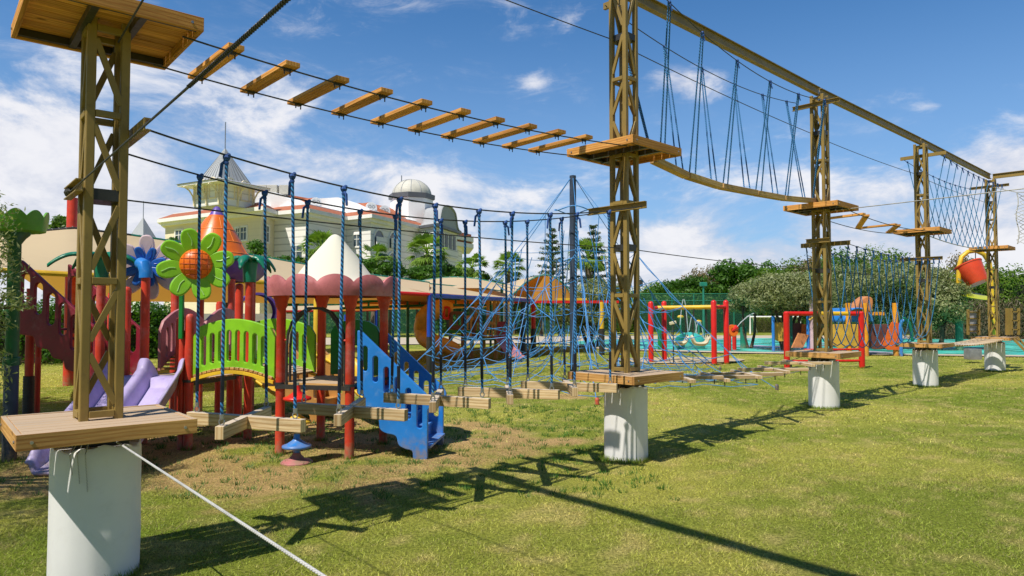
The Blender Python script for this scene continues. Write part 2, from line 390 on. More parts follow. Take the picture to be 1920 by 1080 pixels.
def lawn_grid(xs, ys, z, name):
    X, Y = np.meshgrid(xs, ys); x = X.ravel(); y = Y.ravel(); nx = len(xs); ny = len(ys)
    bump = (fbm(x, y, .9, 4, 4)-.5)*.035 if z == 0 else x*0
    co = np.stack([x, y, z+bump], 1); me = bpy.data.meshes.new(name)
    i = np.arange(nx*ny).reshape(ny, nx); q = np.stack([i[:-1, :-1], i[:-1, 1:], i[1:, 1:], i[1:, :-1]], -1).reshape(-1, 4)
    me.vertices.add(len(co)); me.vertices.foreach_set('co', co.astype(np.float32).ravel())
    me.loops.add(q.size); me.loops.foreach_set('vertex_index', q.ravel().astype(np.int32))
    me.polygons.add(len(q)); me.polygons.foreach_set('loop_start', np.arange(0, q.size, 4, dtype=np.int32))
    cc = np.concatenate([lawn_col(x, y), np.ones((len(x), 1))], 1)
    a = me.color_attributes.new('Col', 'FLOAT_COLOR', 'POINT'); a.data.foreach_set('color', cc.astype(np.float32).ravel())
    me.update(calc_edges=True); me.polygons.foreach_set('use_smooth', [True]*len(q)); me.materials.append(LAWN)
    o = bpy.data.objects.new(name, me); COL.objects.link(o); return tag(o, kind='structure')
lawn_grid(np.arange(-14, 24, .11), np.arange(.5, 36, .11), 0, 'lawn')
far = np.concatenate([-np.geomspace(2500, 20, 40), np.linspace(-18, 30, 60), np.geomspace(32, 2500, 40)])
lawn_grid(far, np.concatenate([[-40], np.linspace(-20, 70, 90), np.geomspace(75, 4000, 40)]), -.06, 'ground')

m, t, out = nt('grass_blade'); at = N(t, 'VertexColor', layer_name='Col').outputs[0]
d = N(t, 'BsdfPrincipled', {'Base Color': at, 'Roughness': .5}); d.inputs['Specular IOR Level'].default_value = .3
tr = N(t, 'BsdfTranslucent', {'Color': at}); mx = N(t, 'MixShader', {0: .3, 1: d.outputs[0], 2: tr.outputs[0]}); t.links.new(mx.outputs[0], out.inputs[0])
BLADE = m
def blades(n, y0, y1, h, wd, name, label, xa=-.80, xb=.80):
    y = np.sqrt(RNG.uniform(y0**2, y1**2, n)); x = y*RNG.uniform(xa, xb, n)
    dens = 1-.72*dirt_at(x, y); cl = fbm(x, y, 3.2, 21, 3); keep = RNG.uniform(0, 1, n) < dens*(.35+.9*sst(cl, .3, .6))
    x = x[keep]; y = y[keep]; n = len(x); cl = cl[keep]
    hh = h*RNG.uniform(.5, 1.2, n)*(.6+.9*cl); a = RNG.uniform(0, 2*PI, n); b = RNG.uniform(0, 2*PI, n); ln = RNG.uniform(.5, 2.0, n)*hh
    dx = np.cos(a)*wd*RNG.uniform(.6, 1.3, n); dy = np.sin(a)*wd; gz = (fbm(x, y, .9, 4, 4)-.5)*.035-.004
    p0 = np.stack([x-dx, y-dy, gz], 1); p1 = np.stack([x+dx, y+dy, gz], 1); p2 = np.stack([x+np.cos(b)*ln, y+np.sin(b)*ln, gz+hh], 1)
    co = np.stack([p0, p1, p2], 1).reshape(-1, 3)
    c = lawn_col(x, y, True)*RNG.uniform(.35, 1.7, (n, 1)); st = RNG.uniform(0, 1, n) < .16; c[st] = np.array([.44, .37, .16])*RNG.uniform(.7, 1.2, (st.sum(), 1))
    c = np.repeat(c, 3, axis=0); cc = np.concatenate([c, np.ones((len(c), 1))], 1)
    o = fast_mesh(name, co, 3, BLADE, col=cc); return tag(o, label, 'grass', kind='stuff')
blades(420000, 2.2, 8.5, .020, .0026, 'grass', 'short mown grass of the lawn nearest the camera')
blades(330000, 8.5, 30, .026, .007, 'grass', 'short mown grass of the lawn farther back')
# weed tufts on the bare soil
n = 900; y = RNG.uniform(6, 12, n); x = RNG.uniform(-5.5, 1.5, n); k = 14
a = RNG.uniform(0, 2*PI, (n, k)); r = RNG.uniform(.01, .05, (n, k))*RNG.uniform(.5, 1.5, (n, 1)); hh = RNG.uniform(.02, .06, (n, k))
bx, by = x[:, None]+r*np.cos(a), y[:, None]+r*np.sin(a)
p = np.stack([np.stack([bx-.004, by, bx*0-.01], -1), np.stack([bx+.004, by, bx*0-.01], -1), np.stack([bx+np.cos(a)*.03, by+np.sin(a)*.03, hh], -1)], 2).reshape(-1, 3)
cc = np.ones((len(p), 4)); cc[:, :3] = np.array([.06, .17, .02])*np.repeat(RNG.uniform(.6, 1.6, (len(p)//3, 1)), 3, 0)
tag(fast_mesh('weeds', p, 3, BLADE, col=cc), 'green weed tufts scattered over the bare brown soil', 'weeds', kind='stuff')

# ------------------------------------------------------------------ rope course
TW = [Vector((-2.57, 4.33, 0)), Vector((1.26, 7.73, 0)), Vector((5.31, 11.86, 0)), Vector((9.09, 15.3, 0)), Vector((13.4, 19.3, 0))]
ANG = [R(40.5), R(43.6), R(43.6), R(43.6), R(43.6)]
E1 = [Vector((math.cos(a), math.sin(a), 0)) for a in ANG]; E2 = [Vector((math.sin(a), -math.cos(a), 0)) for a in ANG]   # E2 points to the camera side
TOP = 5.36; SIDE = .185
HZ = [.99, 1.80, 2.83, 3.36, 4.22, 5.30]
def tower_proto():
    root = empty('ropes_course_tower', (0, 0, 0), 'x', 'climbing tower')
    cs = [V(sx*SIDE/2, sy*SIDE/2, 0) for sx, sy in ((-1, -1), (1, -1), (1, 1), (-1, 1))]
    for c in cs: MB().beam(c+V(0, 0, .8), c+V(0, 0, TOP), .05, .05).build('leg', BRONZE, root, bevel=.006)
    for k in range(4):
        a, b = cs[k], cs[(k+1) % 4]; d = (b-a).normalized(); nrm = d.cross(V(0, 0, 1)); b_ = MB(); off = nrm*.012; par = k % 2
        for h in HZ:
            b_.beam(a+d*.025+V(0, 0, h)+off, b-d*.025+V(0, 0, h)+off, .034, .04)
        for i in range(len(HZ)-1):
            z0, z1 = HZ[i]+.02, HZ[i+1]-.02; n = 2 if z1-z0 > .7 else 1; st = (z1-z0)/n
            for j in range(n):
                lo, hi = z0+st*j+st*.10, z0+st*(j+1)-st*.10; p, q = (a, b) if (j+par+i) % 2 else (b, a)
                dd = (q-p).normalized()*.02
                b_.beam(p+dd+V(0, 0, lo)+off, q-dd+V(0, 0, hi)+off, .036, .024, up=d.cross(V(0,0,1)))
        b_.build('bracing', BRONZE, root, bevel=.003)
    def deck(z, name, m, um):
        S = .455; p = MB()
        for k in range(8): y = -S+.03+(k+.5)*((2*S-.06)/8); p.beam(V(-S+.03, y, z-.014), V(S-.03, y, z-.014-random.random()*.003), (2*S-.06)/8-.008, .026)
        o = p.build(name, m, root, bevel=.003)
        f = MB()
        for s in (-1, 1): f.beam(V(-S, s*(S-.014), z-.042), V(S, s*(S-.014), z-.042), .028, .088); f.beam(V(s*(S-.0142), -S+.029, z-.043), V(s*(S-.0142), S-.029, z-.043), .028, .086)
        f.build('fascia_board', m, o, bevel=.003)
        j = MB()
        for s in (-1, 1): j.beam(V(s*.125, -S+.03, z-.055), V(s*.125, S-.03, z-.055), .04, .05); j.beam(V(-S+.03, s*(S-.055), z-.052), V(S-.03, s*(S-.055), z-.052), .035, .045)
        j.build('joist', um, o)
        for s in (-1, 1):
            for s2 in (-1, 1):
                c = V(s*(S-.07), s2*(S+.001), z-.045); MB().tube([c, c+V(0, s2*.006, 0)], .009, 8).build('bolt', GALV, o)
                c = V(s*(S+.001), s2*(S-.07), z-.045); MB().tube([c, c+V(s*.006, 0, 0)], .009, 8).build('bolt', GALV, o)
    deck(.955, 'lower_platform', PINE, DARKM)
    deck(3.45, 'upper_platform', PINE_U, DARKM)
    MB().box(V(0, 0, .84), (.30, .30, .13)).build('neck', DARKM, root, bevel=.01)
    return root
def arm(root, k, z, side, half=.40, name='crossarm', m=BRONZE, shift=0):
    c = TW[k]+E1[k]*side*(SIDE/2+.045)+V(0, 0, z)+E2[k]*shift; p, q = c-E2[k]*half, c+E2[k]*half
    b = MB(); u = E1[k]*side
    b.beam(p, q, .008, .075); b.beam(p+V(0, 0, .034)+u*.02, q+V(0, 0, .034)+u*.02, .032, .007); b.beam(p-V(0, 0, .034)+u*.02, q-V(0, 0, .034)+u*.02, .032, .007)
    b.build(name, m, root)
def fix(root, k):                                   # parts added in world space after the copy
    ORG[root.name] = TW[k].copy()
def padding(root, k, r, square=0.):
    b = MB(); n = 48; prof = [(0, 0), (.012, 1), (.03, 1.0), (.25, 1.005), (.5, .995), (.72, 1.0), (.785, .99), (.80, .95)]
    rings = []
    for z, f in prof:
        ring = []
        for i in range(n):
            t_ = 2*PI*i/n; cx, cy = math.cos(t_), math.sin(t_); sq = 1/max(abs(cx), abs(cy)); rr = r*((1-square)+square*min(sq, 1.2))
            rr *= (f if z else 1.0)*(1+.006*math.sin(5*t_+z*9)+.005*math.sin(13*t_+k))
            zz = z+(.012*math.sin(3*t_+k)+.008*math.sin(11*t_) if z > .7 else 0)
            ring.append(V(cx*rr, cy*rr, zz))
        rings.append(ring)
    rings.append([V(p.x*.5, p.y*.5, .80) for p in rings[-1]])
    M = Matrix.Translation(TW[k])@Matrix.Rotation(ANG[k], 4, 'Z')
    rings = [[M@p for p in ring] for ring in rings]
    for i, ring in enumerate(rings): b.v += ring
    for i in range(len(rings)-1):
        for j in range(n):
            j2 = (j+1) % n; b.face((i*n+j, i*n+j2, (i+1)*n+j2, (i+1)*n+j))
    o = b.build('padding', VINYL, root, smooth=True, angle=50)
    s = MB(); dirs = (-.35 if k == 1 else 2.4)
    a = math.atan2(-TW[k].y, -TW[k].x)+(.35 if k == 1 else -1.0)
    rr = r*(1.09 if square else 1.0)+.002
    if k == 1:
        pts = [TW[k]+V(math.cos(a)*rr, math.sin(a)*rr, z) for z in (.02, .3, .55, .79)]
        tn = V(-math.sin(a), math.cos(a), 0)
        for p, q in zip(pts, pts[1:]): s.beam(p, q, .045, .006, up=V(math.cos(a), math.sin(a), 0))
        s.build('seam_flap', VINYL, o)
    return o
proto = tower_proto()
TL = ['nearest bronze lattice tower on the left, with a large white padded foot',
      'bronze lattice tower in the middle whose boxy white foot padding has a vertical seam',
      'bronze lattice tower third along, the white foot of which stands right of the log crosses',
      'bronze lattice tower fourth along, between the rope stirrups and the diamond rope net',
      'farthest bronze lattice tower, with ladders beside its lower platform']
TOWERS = []
for k in range(5):
    o = proto if k == 0 else copy_tree(proto)
    o.location = TW[k]; o.rotation_euler.z = ANG[k]; tag(o, TL[k], 'climbing tower', 'lattice towers of the ropes course'); fix(o, k); TOWERS.append(o)
def unrot(o, k):                                    # world-space part under a rotated tower
    o.matrix_parent_inverse = Matrix.Rotation(-ANG[k], 4, 'Z')
_build = MB.build
def bpart(b, k, name, m, **kw):
    o = _build(b, name, m, TOWERS[k], **kw); unrot(o, k); return o
class TM(MB):
    pass
for k in range(5):
    root = TOWERS[k]
    def arm2(z, side, half=.40, shift=0, kk=k):
        c = TW[kk]+E1[kk]*side*(SIDE/2+.05)+V(0, 0, z)+E2[kk]*shift; p, q = c-E2[kk]*half, c+E2[kk]*half; u = E1[kk]*side; b = MB()
        b.beam(p, q, .008, .075); b.beam(p+V(0, 0, .034)+u*.02, q+V(0, 0, .034)+u*.02, .032, .007); b.beam(p-V(0, 0, .034)+u*.02, q-V(0, 0, .034)+u*.02, .032, .007)
        bpart(b, kk, 'crossarm', BRONZE)
    if k == 0: arm2(2.74, 1, .40); arm2(2.36, -1, .22)
    elif k == 1: arm2(2.76, -1, .40); arm2(5.25, 1, .40)
    elif k == 2: arm2(5.18, -1, .40); arm2(2.80, 1, .42); arm2(2.84, -1, .2)
    elif k == 3: arm2(2.80, -1, .42); arm2(5.13, 1, .46)
    else: arm2(5.13, -1, .46)
    o = padding(root, k, [.245, .215, .245, .245, .245][k], .55 if k == 1 else 0); unrot(o, k)
    for z in (2.33, 4.70):
        b = MB().box(TW[k]+V(0, 0, z), (.19, .225, .07), ANG[k]); bpart(b, k, 'clamp_plate', DARKM)
    if True:
        b = MB(); cdir = math.atan2(-TW[k].y, -TW[k].x)
        for q in range(3 if k != 1 else 1):
            a = cdir-.55+q*.16 if k != 1 else cdir-.3
            r0 = .25; z0, z1 = .86, .66-.05*q
            b.tube([TW[k]+V(math.cos(a)*.17, math.sin(a)*.17, z0), TW[k]+V(math.cos(a)*.23, math.sin(a)*.23, .80), TW[k]+V(math.cos(a)*(r0+.012), math.sin(a)*(r0+.012), .78), TW[k]+V(math.cos(a+.06)*(r0+.01), math.sin(a+.06)*(r0+.01), z1)], .0035, 6)
        bpart(b, k, 'tie_cord', WROPE)
def wp(k, s, off, z):                               # point on span k: s along, off towards the camera side
    p = TW[k].lerp(TW[k+1], s); d = (TW[k+1]-TW[k]).normalized(); n = V(d.y, -d.x, 0)
    return V(p.x+n.x*off, p.y+n.y*off, z)
def sagz(z0, z1, sag, s): return z0+(z1-z0)*s-4*sag*s*(1-s)
def ibeam(p, q, name, label, group=None):
    d = (q-p).normalized(); b = MB(); b.beam(p, q, .012, .12); b.beam(p+V(0, 0, .062), q+V(0, 0, .062), .075, .012); b.beam(p-V(0, 0, .062), q-V(0, 0, .062), .075, .012)
    return b.build(name, BRONZE, label=label, cat='beam', group=group)
GB = 'overhead bronze beams joining the towers'
BL = ['bronze beam passing above the plank bridge between the left tower and the middle tower',
      'long bronze overhead beam from the middle tower to the third tower, above the log bridge',
      'bronze overhead beam from the third tower to the fourth tower',
      'bronze overhead beam above the diamond rope net between the two farthest towers']
for k in range(4):
    d = (TW[k+1]-TW[k]).normalized(); ibeam(TW[k]+d*(.02 if k != 1 else .13)+V(0, 0, TOP+.071-(.17 if k == 1 else 0)), TW[k+1]-d*.02+V(0, 0, TOP+.071), 'overhead_beam', BL[k], GB)
ibeam(TW[0]+V(0, 0, TOP+.071)+E2[0]*.06, TW[0]+V(0, 0, TOP+.071)+E2[0]*5.6, 'overhead_beam', 'bronze beam out of view above the left tower, which casts the long straight shadow over the lawn', GB)
ibeam(TW[4]+V(0, 0, TOP+.071)+E2[4]*.06, TW[4]+V(0, 0, TOP+.071)+E2[4]*5.6, 'overhead_beam', 'bronze beam leaving the farthest tower towards the right edge of the photo', GB)

def cable(pts, name, m, label, r=.005, n=6, cat='cable', group=None):
    o = MB().tube(pts, r, n).build(name, m, label=label, cat=cat, smooth=True, group=group); return o
def span(k, off, z0, z1, sag, s0=0., s1=1., n=24): return [wp(k, s0+(s1-s0)*i/n, off, sagz(z0, z1, sag, (s0+(s1-s0)*i/n))) for i in range(n+1)]
# safety wires through the towers
pts = []
for k in range(3): pts += span(k, 0, [2.33, 2.33, 2.36][k], [2.33, 2.36, 2.4][k], .035)
cable(pts, 'safety_cable', CABLE, 'thin black wire crossing in front of the hotel at mid height of the towers', .0055)
pts = []
for k in range(4): pts += span(k, -.12, 4.70, 4.72, .03)
cable(pts, 'safety_cable', CABLE, 'thin black wire running high up through the towers against the sky', .0055)

# plank bridge
root = empty('plank_bridge', wp(0, .5, 0, 3.2), 'airy plank bridge of ten single boards on two wires against the sky', 'rope bridge')
for off in (.33, -.33): MB().tube(span(0, off, 3.38, 3.40, .12, .07, .93), .006, 6).build('cable', CABLE, root, smooth=True)
for i in range(10):
    s = .13+.0744*i; z = sagz(3.38, 3.40, .12, s)+.022; j = random.uniform(-.02, .02)
    o = MB().beam(wp(0, s+random.uniform(-.003, .003), .41+j, z), wp(0, s, -.41+j, z), .105, .034).build('plank', PINE_U, root, bevel=.003)
    for off in (.33, -.33): b = MB(); b.box(wp(0, s, off, z-.028), (.05, .02, .02), ANG[0]); b.tube([wp(0, s+.004, off, z-.02), wp(0, s+.004, off, z-.065)], .005, 5); b.tube([wp(0, s-.004, off, z-.02), wp(0, s-.004, off, z-.06)], .005, 5); b.build('clamp', DARKM, o)

# swinging crosses
HO = .37
def hz(s): return sagz(2.745, 2.775, .28, s)
for off, lb in ((HO, 'nearer of the two sagging wires that carry the swinging log crosses'), (-HO, 'farther of the two sagging wires that carry the swinging log crosses')):
    p = span(0, off, 2.745, 2.775, .28, .03, .97, 40); cable(p, 'carrying_cable', CABLE if off > 0 else CABLE, lb, .0065, group='wires of the swinging cross bridge')
def rope_part(root, p, q, knot=True, r=.0112, sleeve=.17, tail=True, m=ROPE, ring=True):
    n = 10; o = MB().tube([p.lerp(q, i/n) for i in range(n+1)], r, 8).build('rope', m, root, smooth=True)
    d = (q-p).normalized()
    if knot:
        b = MB(); b.ball(p+V(0, 0, -.005), r*2.0, 8, (1.15, 1.1, 1.1)); b.ball(p+V(r*1.2, 0, .012), r*1.35, 8); b.ball(p+V(-r*1.1, .004, .004), r*1.4, 8); b.ball(p+V(0, 0, -.038), r*1.5, 8, (1, 1, 1.3))
        if tail:
            a = random.uniform(0, 2*PI); b.tube([p+V(0, 0, -.02), p+V(math.cos(a)*.03, math.sin(a)*.03, -.045), p+V(math.cos(a)*.04, math.sin(a)*.04, -.13)], [r*.9, r*.95, r*.8], 7)
        b.build('knot', KNOT, o, smooth=True)
    if sleeve:
        MB().tube([q-d*.27, q-d*.27+d*sleeve], r*1.18, 8).build('sleeve', SLEEVE, o, smooth=True)
    if ring:
        b = MB(); b.tube([q-d*.02, q+V(0, 0, -.012)], r*1.3, 8)
        ts = [V(math.cos(t_)*.017, 0, math.sin(t_)*.02)+q+V(0, 0, -.03) for t_ in np.linspace(0, 2*PI, 13)]
        b.tube(ts, .005, 6, cap=False); b.build('shackle', GALV, o, smooth=True)
CN = ['swinging log cross hung on blue ropes nearest the left tower', 'second swinging log cross from the left, hanging in front of the lone red post',
      'middle swinging log cross, hanging in front of the blue stairs', 'swinging log cross just right of the blue stairs, over the lawn', 'swinging log cross touching the middle tower platform corner']
for i in range(5):
    s = .178+.161*i; zb = .905+random.uniform(-.01, .01)
    root = empty('swinging_cross', wp(0, s, 0, zb-.1), CN[i], 'log cross', 'log crosses swinging on blue ropes')
    dz = random.uniform(-.012, .012); zb -= .04
    a, b_ = wp(0, s-.040, -HO-.02, zb-.02), wp(0, s+.038, HO+.02, zb-.02+dz); c, d_ = wp(0, s-.055, HO-.02, zb-.02), wp(0, s+.056, -HO+.04, zb-.02-dz)
    def ext(p, q, e=.04): u = (q-p).normalized(); return p-u*e, q+u*e
    p, q = ext(a, b_, .07); MB().beam(p, q, .058, .088).build('beam', PINE_W, root, bevel=.004)
    p, q = ext(c, d_); u = (q-p).normalized(); mid = (p+q)/2
    bb = MB(); bb.beam(p, mid-u*.031, .056, .086); bb.beam(mid+u*.031, q, .056, .086); bb.build('beam', PINE_W, root, bevel=.004)
    for pt, off in ((a, -1), (b_, 1), (c, 1), (d_, -1)):
        d0 = TW[1]-TW[0]; s_ = (pt-TW[0]).dot(d0)/d0.length_squared
        st = s_+random.uniform(-.006, .006); rope_part(root, wp(0, st, off*HO, hz(st)-.012), V(pt.x, pt.y, zb+.075))

# crosses lying on two wires, middle tower -> third tower
for off, lb in ((.30, 'low wire under the near ends of the log crosses on the lawn side'), (-.30, 'low wire under the far ends of the log crosses')):
    cable(span(1, off, .90, .88, .17, .03, .97), 'low_cable', CABLEL, lb, .006, group='wires under the fixed log crosses')
XN = ['first short log cross on low wires beside the middle tower platform', 'second log cross on low wires from the middle tower', 'third log cross on low wires, midway between two towers',
      'fourth log cross on low wires, before the third tower', 'log cross on low wires nearest the third tower foot']
for i in range(5):
    s = [.20, .345, .50, .655, .815][i]; z = sagz(.90, .88, .17, s)+.03
    root = empty('wire_cross', wp(1, s, 0, z-.03), XN[i], 'log cross', 'log crosses fixed on low wires')
    ds = .062; p, q = wp(1, s-ds, -.38, z), wp(1, s+ds, .38, z); MB().beam(p, q, .068, .045).build('beam', PINE_W, root, bevel=.004)
    p, q = wp(1, s-ds, .38, z), wp(1, s+ds, -.38, z); u = (q-p).normalized(); mm = (p+q)/2
    bb = MB(); bb.beam(p, mm-u*.04, .067, .043); bb.beam(mm+u*.04, q, .067, .043); bb.build('beam', PINE_W, root, bevel=.004)
    for o_ in (.30, -.30):
        for q in (-1, 1): MB().tube([wp(1, s+q*ds*.8, o_, z-.02), wp(1, s+q*ds*.8, o_, z-.08)], .007, 5).build('clamp', DARKM, root)

# log walk hung on V ropes, middle tower -> third tower
root = empty('hanging_log_walk', wp(1, .5, 0, 3.2), 'sagging walk of end to end timber beams hung on V shaped blue ropes', 'rope bridge')
def lz(s): return 3.44-.10+.11*(2*s-1)**2+.0*s
js = [.10, .234, .383, .57, .731, .945]; LZ = [3.42, 3.34, 3.32, 3.36, 3.40, 3.50]
for i in range(5):
    MB().beam(wp(1, js[i]+.003, 0, LZ[i]), wp(1, js[i+1]-.003, 0, LZ[i+1]), .10, .075).build('beam', PINE_R, root, bevel=.004)
def fz(s, off): return sagz(5.25, 5.20, .35, s) if off > 0 else sagz(5.25, 5.30, .22, s)
for off in (.34, -.34): MB().tube([wp(1, u, off, fz(u, off)) for u in np.linspace(.02, .98, 25)], .006, 6).build('cable', CABLE, root, smooth=True)
def logz(s):
    for (a, b), (c, d) in zip(zip(js, js[1:]), zip(LZ, LZ[1:])):
        if a <= s <= b: return c+(d-c)*(s-a)/(b-a)
    return LZ[-1]
for off, top, bot in ((.34, .073, (.118, .135)), (.34, .201, (.236, .261)), (.34, .357, (.388, .410)), (.34, .529, (.558, .590)), (.34, .699, (.735, .752)), (.34, .880, (.925, .93)),
                      (-.34, .06, (.105, .11)), (-.34, .243, (.201, .229)), (-.34, .41, (.352, .378)), (-.34, .581, (.517, .549)), (-.34, .744, (.682, .714)), (-.34, .905, (.880, .897))):
    for q, sb in enumerate(bot):
        tp = wp(1, top+(q-.5)*.008, off, fz(top, off)-.015); MB().tube([tp, wp(1, sb, .03*(1 if off > 0 else -1), logz(sb)+.03)], .0095, 7).build('rope', ROPE, root, smooth=True)
    tp = wp(1, top, off, fz(top, off)); b = MB(); b.ball(tp, .024, 8); b.ball(tp+V(.01, 0, -.03), .018, 8, (1, 1, 1.4)); b.tube([tp, tp+V(.03, 0, -.1)], .009, 6); b.build('knot', KNOT, root, smooth=True)

# zigzag boards, third -> fourth tower
root = empty('zigzag_board_bridge', wp(2, .5, 0, 3.0), 'zigzag of thin boards on two wires left of the fourth tower', 'rope bridge')
for off in (.33, -.33): MB().tube(span(2, off, 3.40, 3.40, .12, .05, .95), .007, 6).build('cable', CABLE, root, smooth=True)
zs = [(.14, -.38), (.20, .38), (.42, -.38), (.42, .38), (.66, -.38), (.66, .38), (.88, -.38)]
for a, b_ in ((( .17, .38), (.19, -.38)), ((.20, .36), (.48, -.34)), ((.47, .38), (.49, -.38)), ((.50, .36), (.80, -.34)), ((.78, .38), (.80, -.38))):
    za, zb_ = sagz(3.4, 3.4, .12, a[0]), sagz(3.4, 3.4, .12, b_[0]); MB().beam(wp(2, a[0], a[1], za+.025), wp(2, b_[0], b_[1], zb_+.025), .10, .035).build('plank', PINE_U, root, bevel=.003)
# stirrup ropes, third -> fourth tower
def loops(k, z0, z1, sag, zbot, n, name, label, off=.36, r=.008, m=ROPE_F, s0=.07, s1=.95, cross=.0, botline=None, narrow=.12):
    root = empty(name, wp(k, .5, 0, 1.), label, 'rope bridge')
    for o_ in (off, -off): MB().tube(span(k, o_, z0, z1, sag, .02, .98), .006, 6).build('cable', CABLE, root, smooth=True)
    step = (s1-s0)/n
    for i in range(n+1):
        s = s0+step*i; zb = zbot(s) if callable(zbot) else zbot
        a = wp(k, s, off, sagz(z0, z1, sag, s)-.01); c = wp(k, min(.99, s+cross), -off, sagz(z0, z1, sag, s)-.01); mid = wp(k, s+cross/2, 0, zb)
        pts = [a]; dd = (TW[k+1]-TW[k]).normalized()
        for j in range(1, 16):
            t_ = j/16; u = 2*t_-1
            base = a.lerp(c, .5+.5*(abs(u)**.75*(1 if u > 0 else -1))) ; zz_ = zb+(a.z-zb)*(abs(u)**1.7)
            pts.append(V(base.x, base.y, zz_))
        pts.append(c); MB().tube(pts, r, 6).build('rope', m, root, smooth=True)
        for q in (a, c): b = MB(); b.ball(q, r*2.4, 7); b.tube([q, q+V(.02, 0, -.10)], r, 5); b.build('knot', KNOT, root, smooth=True)
    return root
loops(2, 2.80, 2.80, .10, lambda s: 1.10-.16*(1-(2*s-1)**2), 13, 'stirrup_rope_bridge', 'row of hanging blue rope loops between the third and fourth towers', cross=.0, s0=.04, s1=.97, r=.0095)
root = empty('diamond_rope_net', wp(3, .5, 0, 3.4), 'blue crisscross rope net forming diamonds between the two farthest towers', 'rope bridge')
def nz(s): return sagz(5.10, 5.12, .12, s)
for off in (.38, -.38): MB().tube([wp(3, u, off, nz(u)) for u in np.linspace(.02, .98, 20)], .006, 6).build('cable', CABLE, root, smooth=True)
MB().tube(span(3, 0, 3.38, 3.40, .10, .03, .97), .010, 6).build('foot_cable', CABLEL, root, smooth=True)
for i in range(12):
    s = .05+.078*i; a, c, mid = wp(3, s, .38, nz(s)), wp(3, s+.01, -.38, nz(s)), wp(3, s+.005, 0, sagz(3.38, 3.40, .10, s)-.01); bw = V(0, 0, -.03)
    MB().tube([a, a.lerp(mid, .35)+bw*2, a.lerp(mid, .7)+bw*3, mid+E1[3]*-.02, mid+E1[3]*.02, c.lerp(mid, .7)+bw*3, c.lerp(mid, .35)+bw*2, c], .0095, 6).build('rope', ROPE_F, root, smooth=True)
    for q in (a, c): b = MB(); b.ball(q, .024, 7); b.tube([q, q+V(.03, 0, -.11)], .010, 5); b.build('knot', KNOT, root, smooth=True)
# low plank bridge, fourth -> fifth tower
root = empty('low_plank_bridge', wp(3, .5, 0, .8), 'low sagging walkway of grey boards leading to the farthest tower', 'rope bridge')
for off in (.26, -.26): MB().tube(span(3, off, .92, .92, .10, .06, .94), .008, 6).build('cable', CABLEL, root, smooth=True)
for i in range(24):
    s = .10+.0345*i; z = sagz(.92, .92, .10, s)+.02; MB().beam(wp(3, s, .36, z), wp(3, s, -.36, z), .135, .03).build('plank', PINE_W, root, bevel=.003)
# wires that leave the course sideways
a = TW[0]-E1[0]*.16+E2[0]*-.15+V(0, 0, 2.36)
cable([a, a+E2[0]*7.5+V(0, 0, .10)], 'zip_wire', CABLE, 'thick dark wire with a coil spring rising from the left tower to the top edge', .0048, 8)
sp_ = []
d = (E2[0]*7.5+V(0, 0, .10)).normalized(); x = d.cross(V(0, 0, 1)).normalized(); y = x.cross(d)
for i in range(120*8):
    t_ = i/8*2*PI; q = a+d*(2.55+1.9*i/(120*8)); sp_.append(q+x*math.cos(t_)*.0060+y*math.sin(t_)*.0060)
MB().tube(sp_, .0022, 5).build('coil_spring', DARKM, smooth=True, label='dark coil spring threaded on the thick wire at the top left', cat='spring')
MB().ball(a, .03, 8).ball(a+d*.05, .022, 8).build('wire_clamp', DARKM, smooth=True, label='dark wire clamp at the lower end of the thick wire on the left tower', cat='clamp')
a = TW[0]+E2[0]*.30+E1[0]*.05+V(0, 0, .84)
cable([a, a+E2[0]*6.5], 'white_rope', WROPE, 'white rope running from under the left tower platform to the bottom edge', .0058, 8, 'rope')
a = TW[0]+E2[0]*.1+E1[0]*.05+V(0, 0, 3.30)
cable([a, a+E2[0]*6+V(0, 0, .5)], 'zip_wire', CABLE, 'short piece of wire below the topmost left platform, running out of the photo', .006)
a = TW[2]+E1[2]*.1+V(0, 0, 3.36)
cable([a, a+E2[2]*9.5+V(0, 0, .1)], 'zip_wire', CABLEL, 'straight thin wire from under the third tower upper platform to the right edge', .008)
# cargo net right of the last tower
root = empty('cargo_net', TW[4]+E2[4]*2+V(0, 0, 3.4), 'white knotted cargo net hanging at the right edge', 'net')
n0 = TW[4]+E2[4]*.60; b = MB()
for i in range(20):
    for j in range(24):
        def q(i, j):
            s_ = i*.085; top = 5.0-.25*math.sin(min(1, s_/2)*PI)-.1; z = top-(top-3.5)*j/24
            return n0+E2[4]*(s_+.05*math.sin(j*.5))+E1[4]*(.12*math.sin(j*.4+i*.3))+V(0, 0, z)
        if (i+j) % 2 == 0: b.tube([q(i, j), q(i+1, j+1)], .007, 4, False)
        else: b.tube([q(i+1, j), q(i, j+1)], .007, 4, False)
b.build('mesh', WROPE, root)
MB().tube([TW[4]+V(0, 0, 5.15), n0+V(0, 0, 4.92), n0+E2[4]*1.8+V(0, 0, 4.68)], .012, 6).build('edge_rope', WROPE, root)
MB().tube([n0+V(0, 0, 4.9)+E2[4]*.03*math.sin(j) -V(0, 0, 1.4*j/10) for j in range(11)], .014, 6).build('edge_rope', WROPE, root)
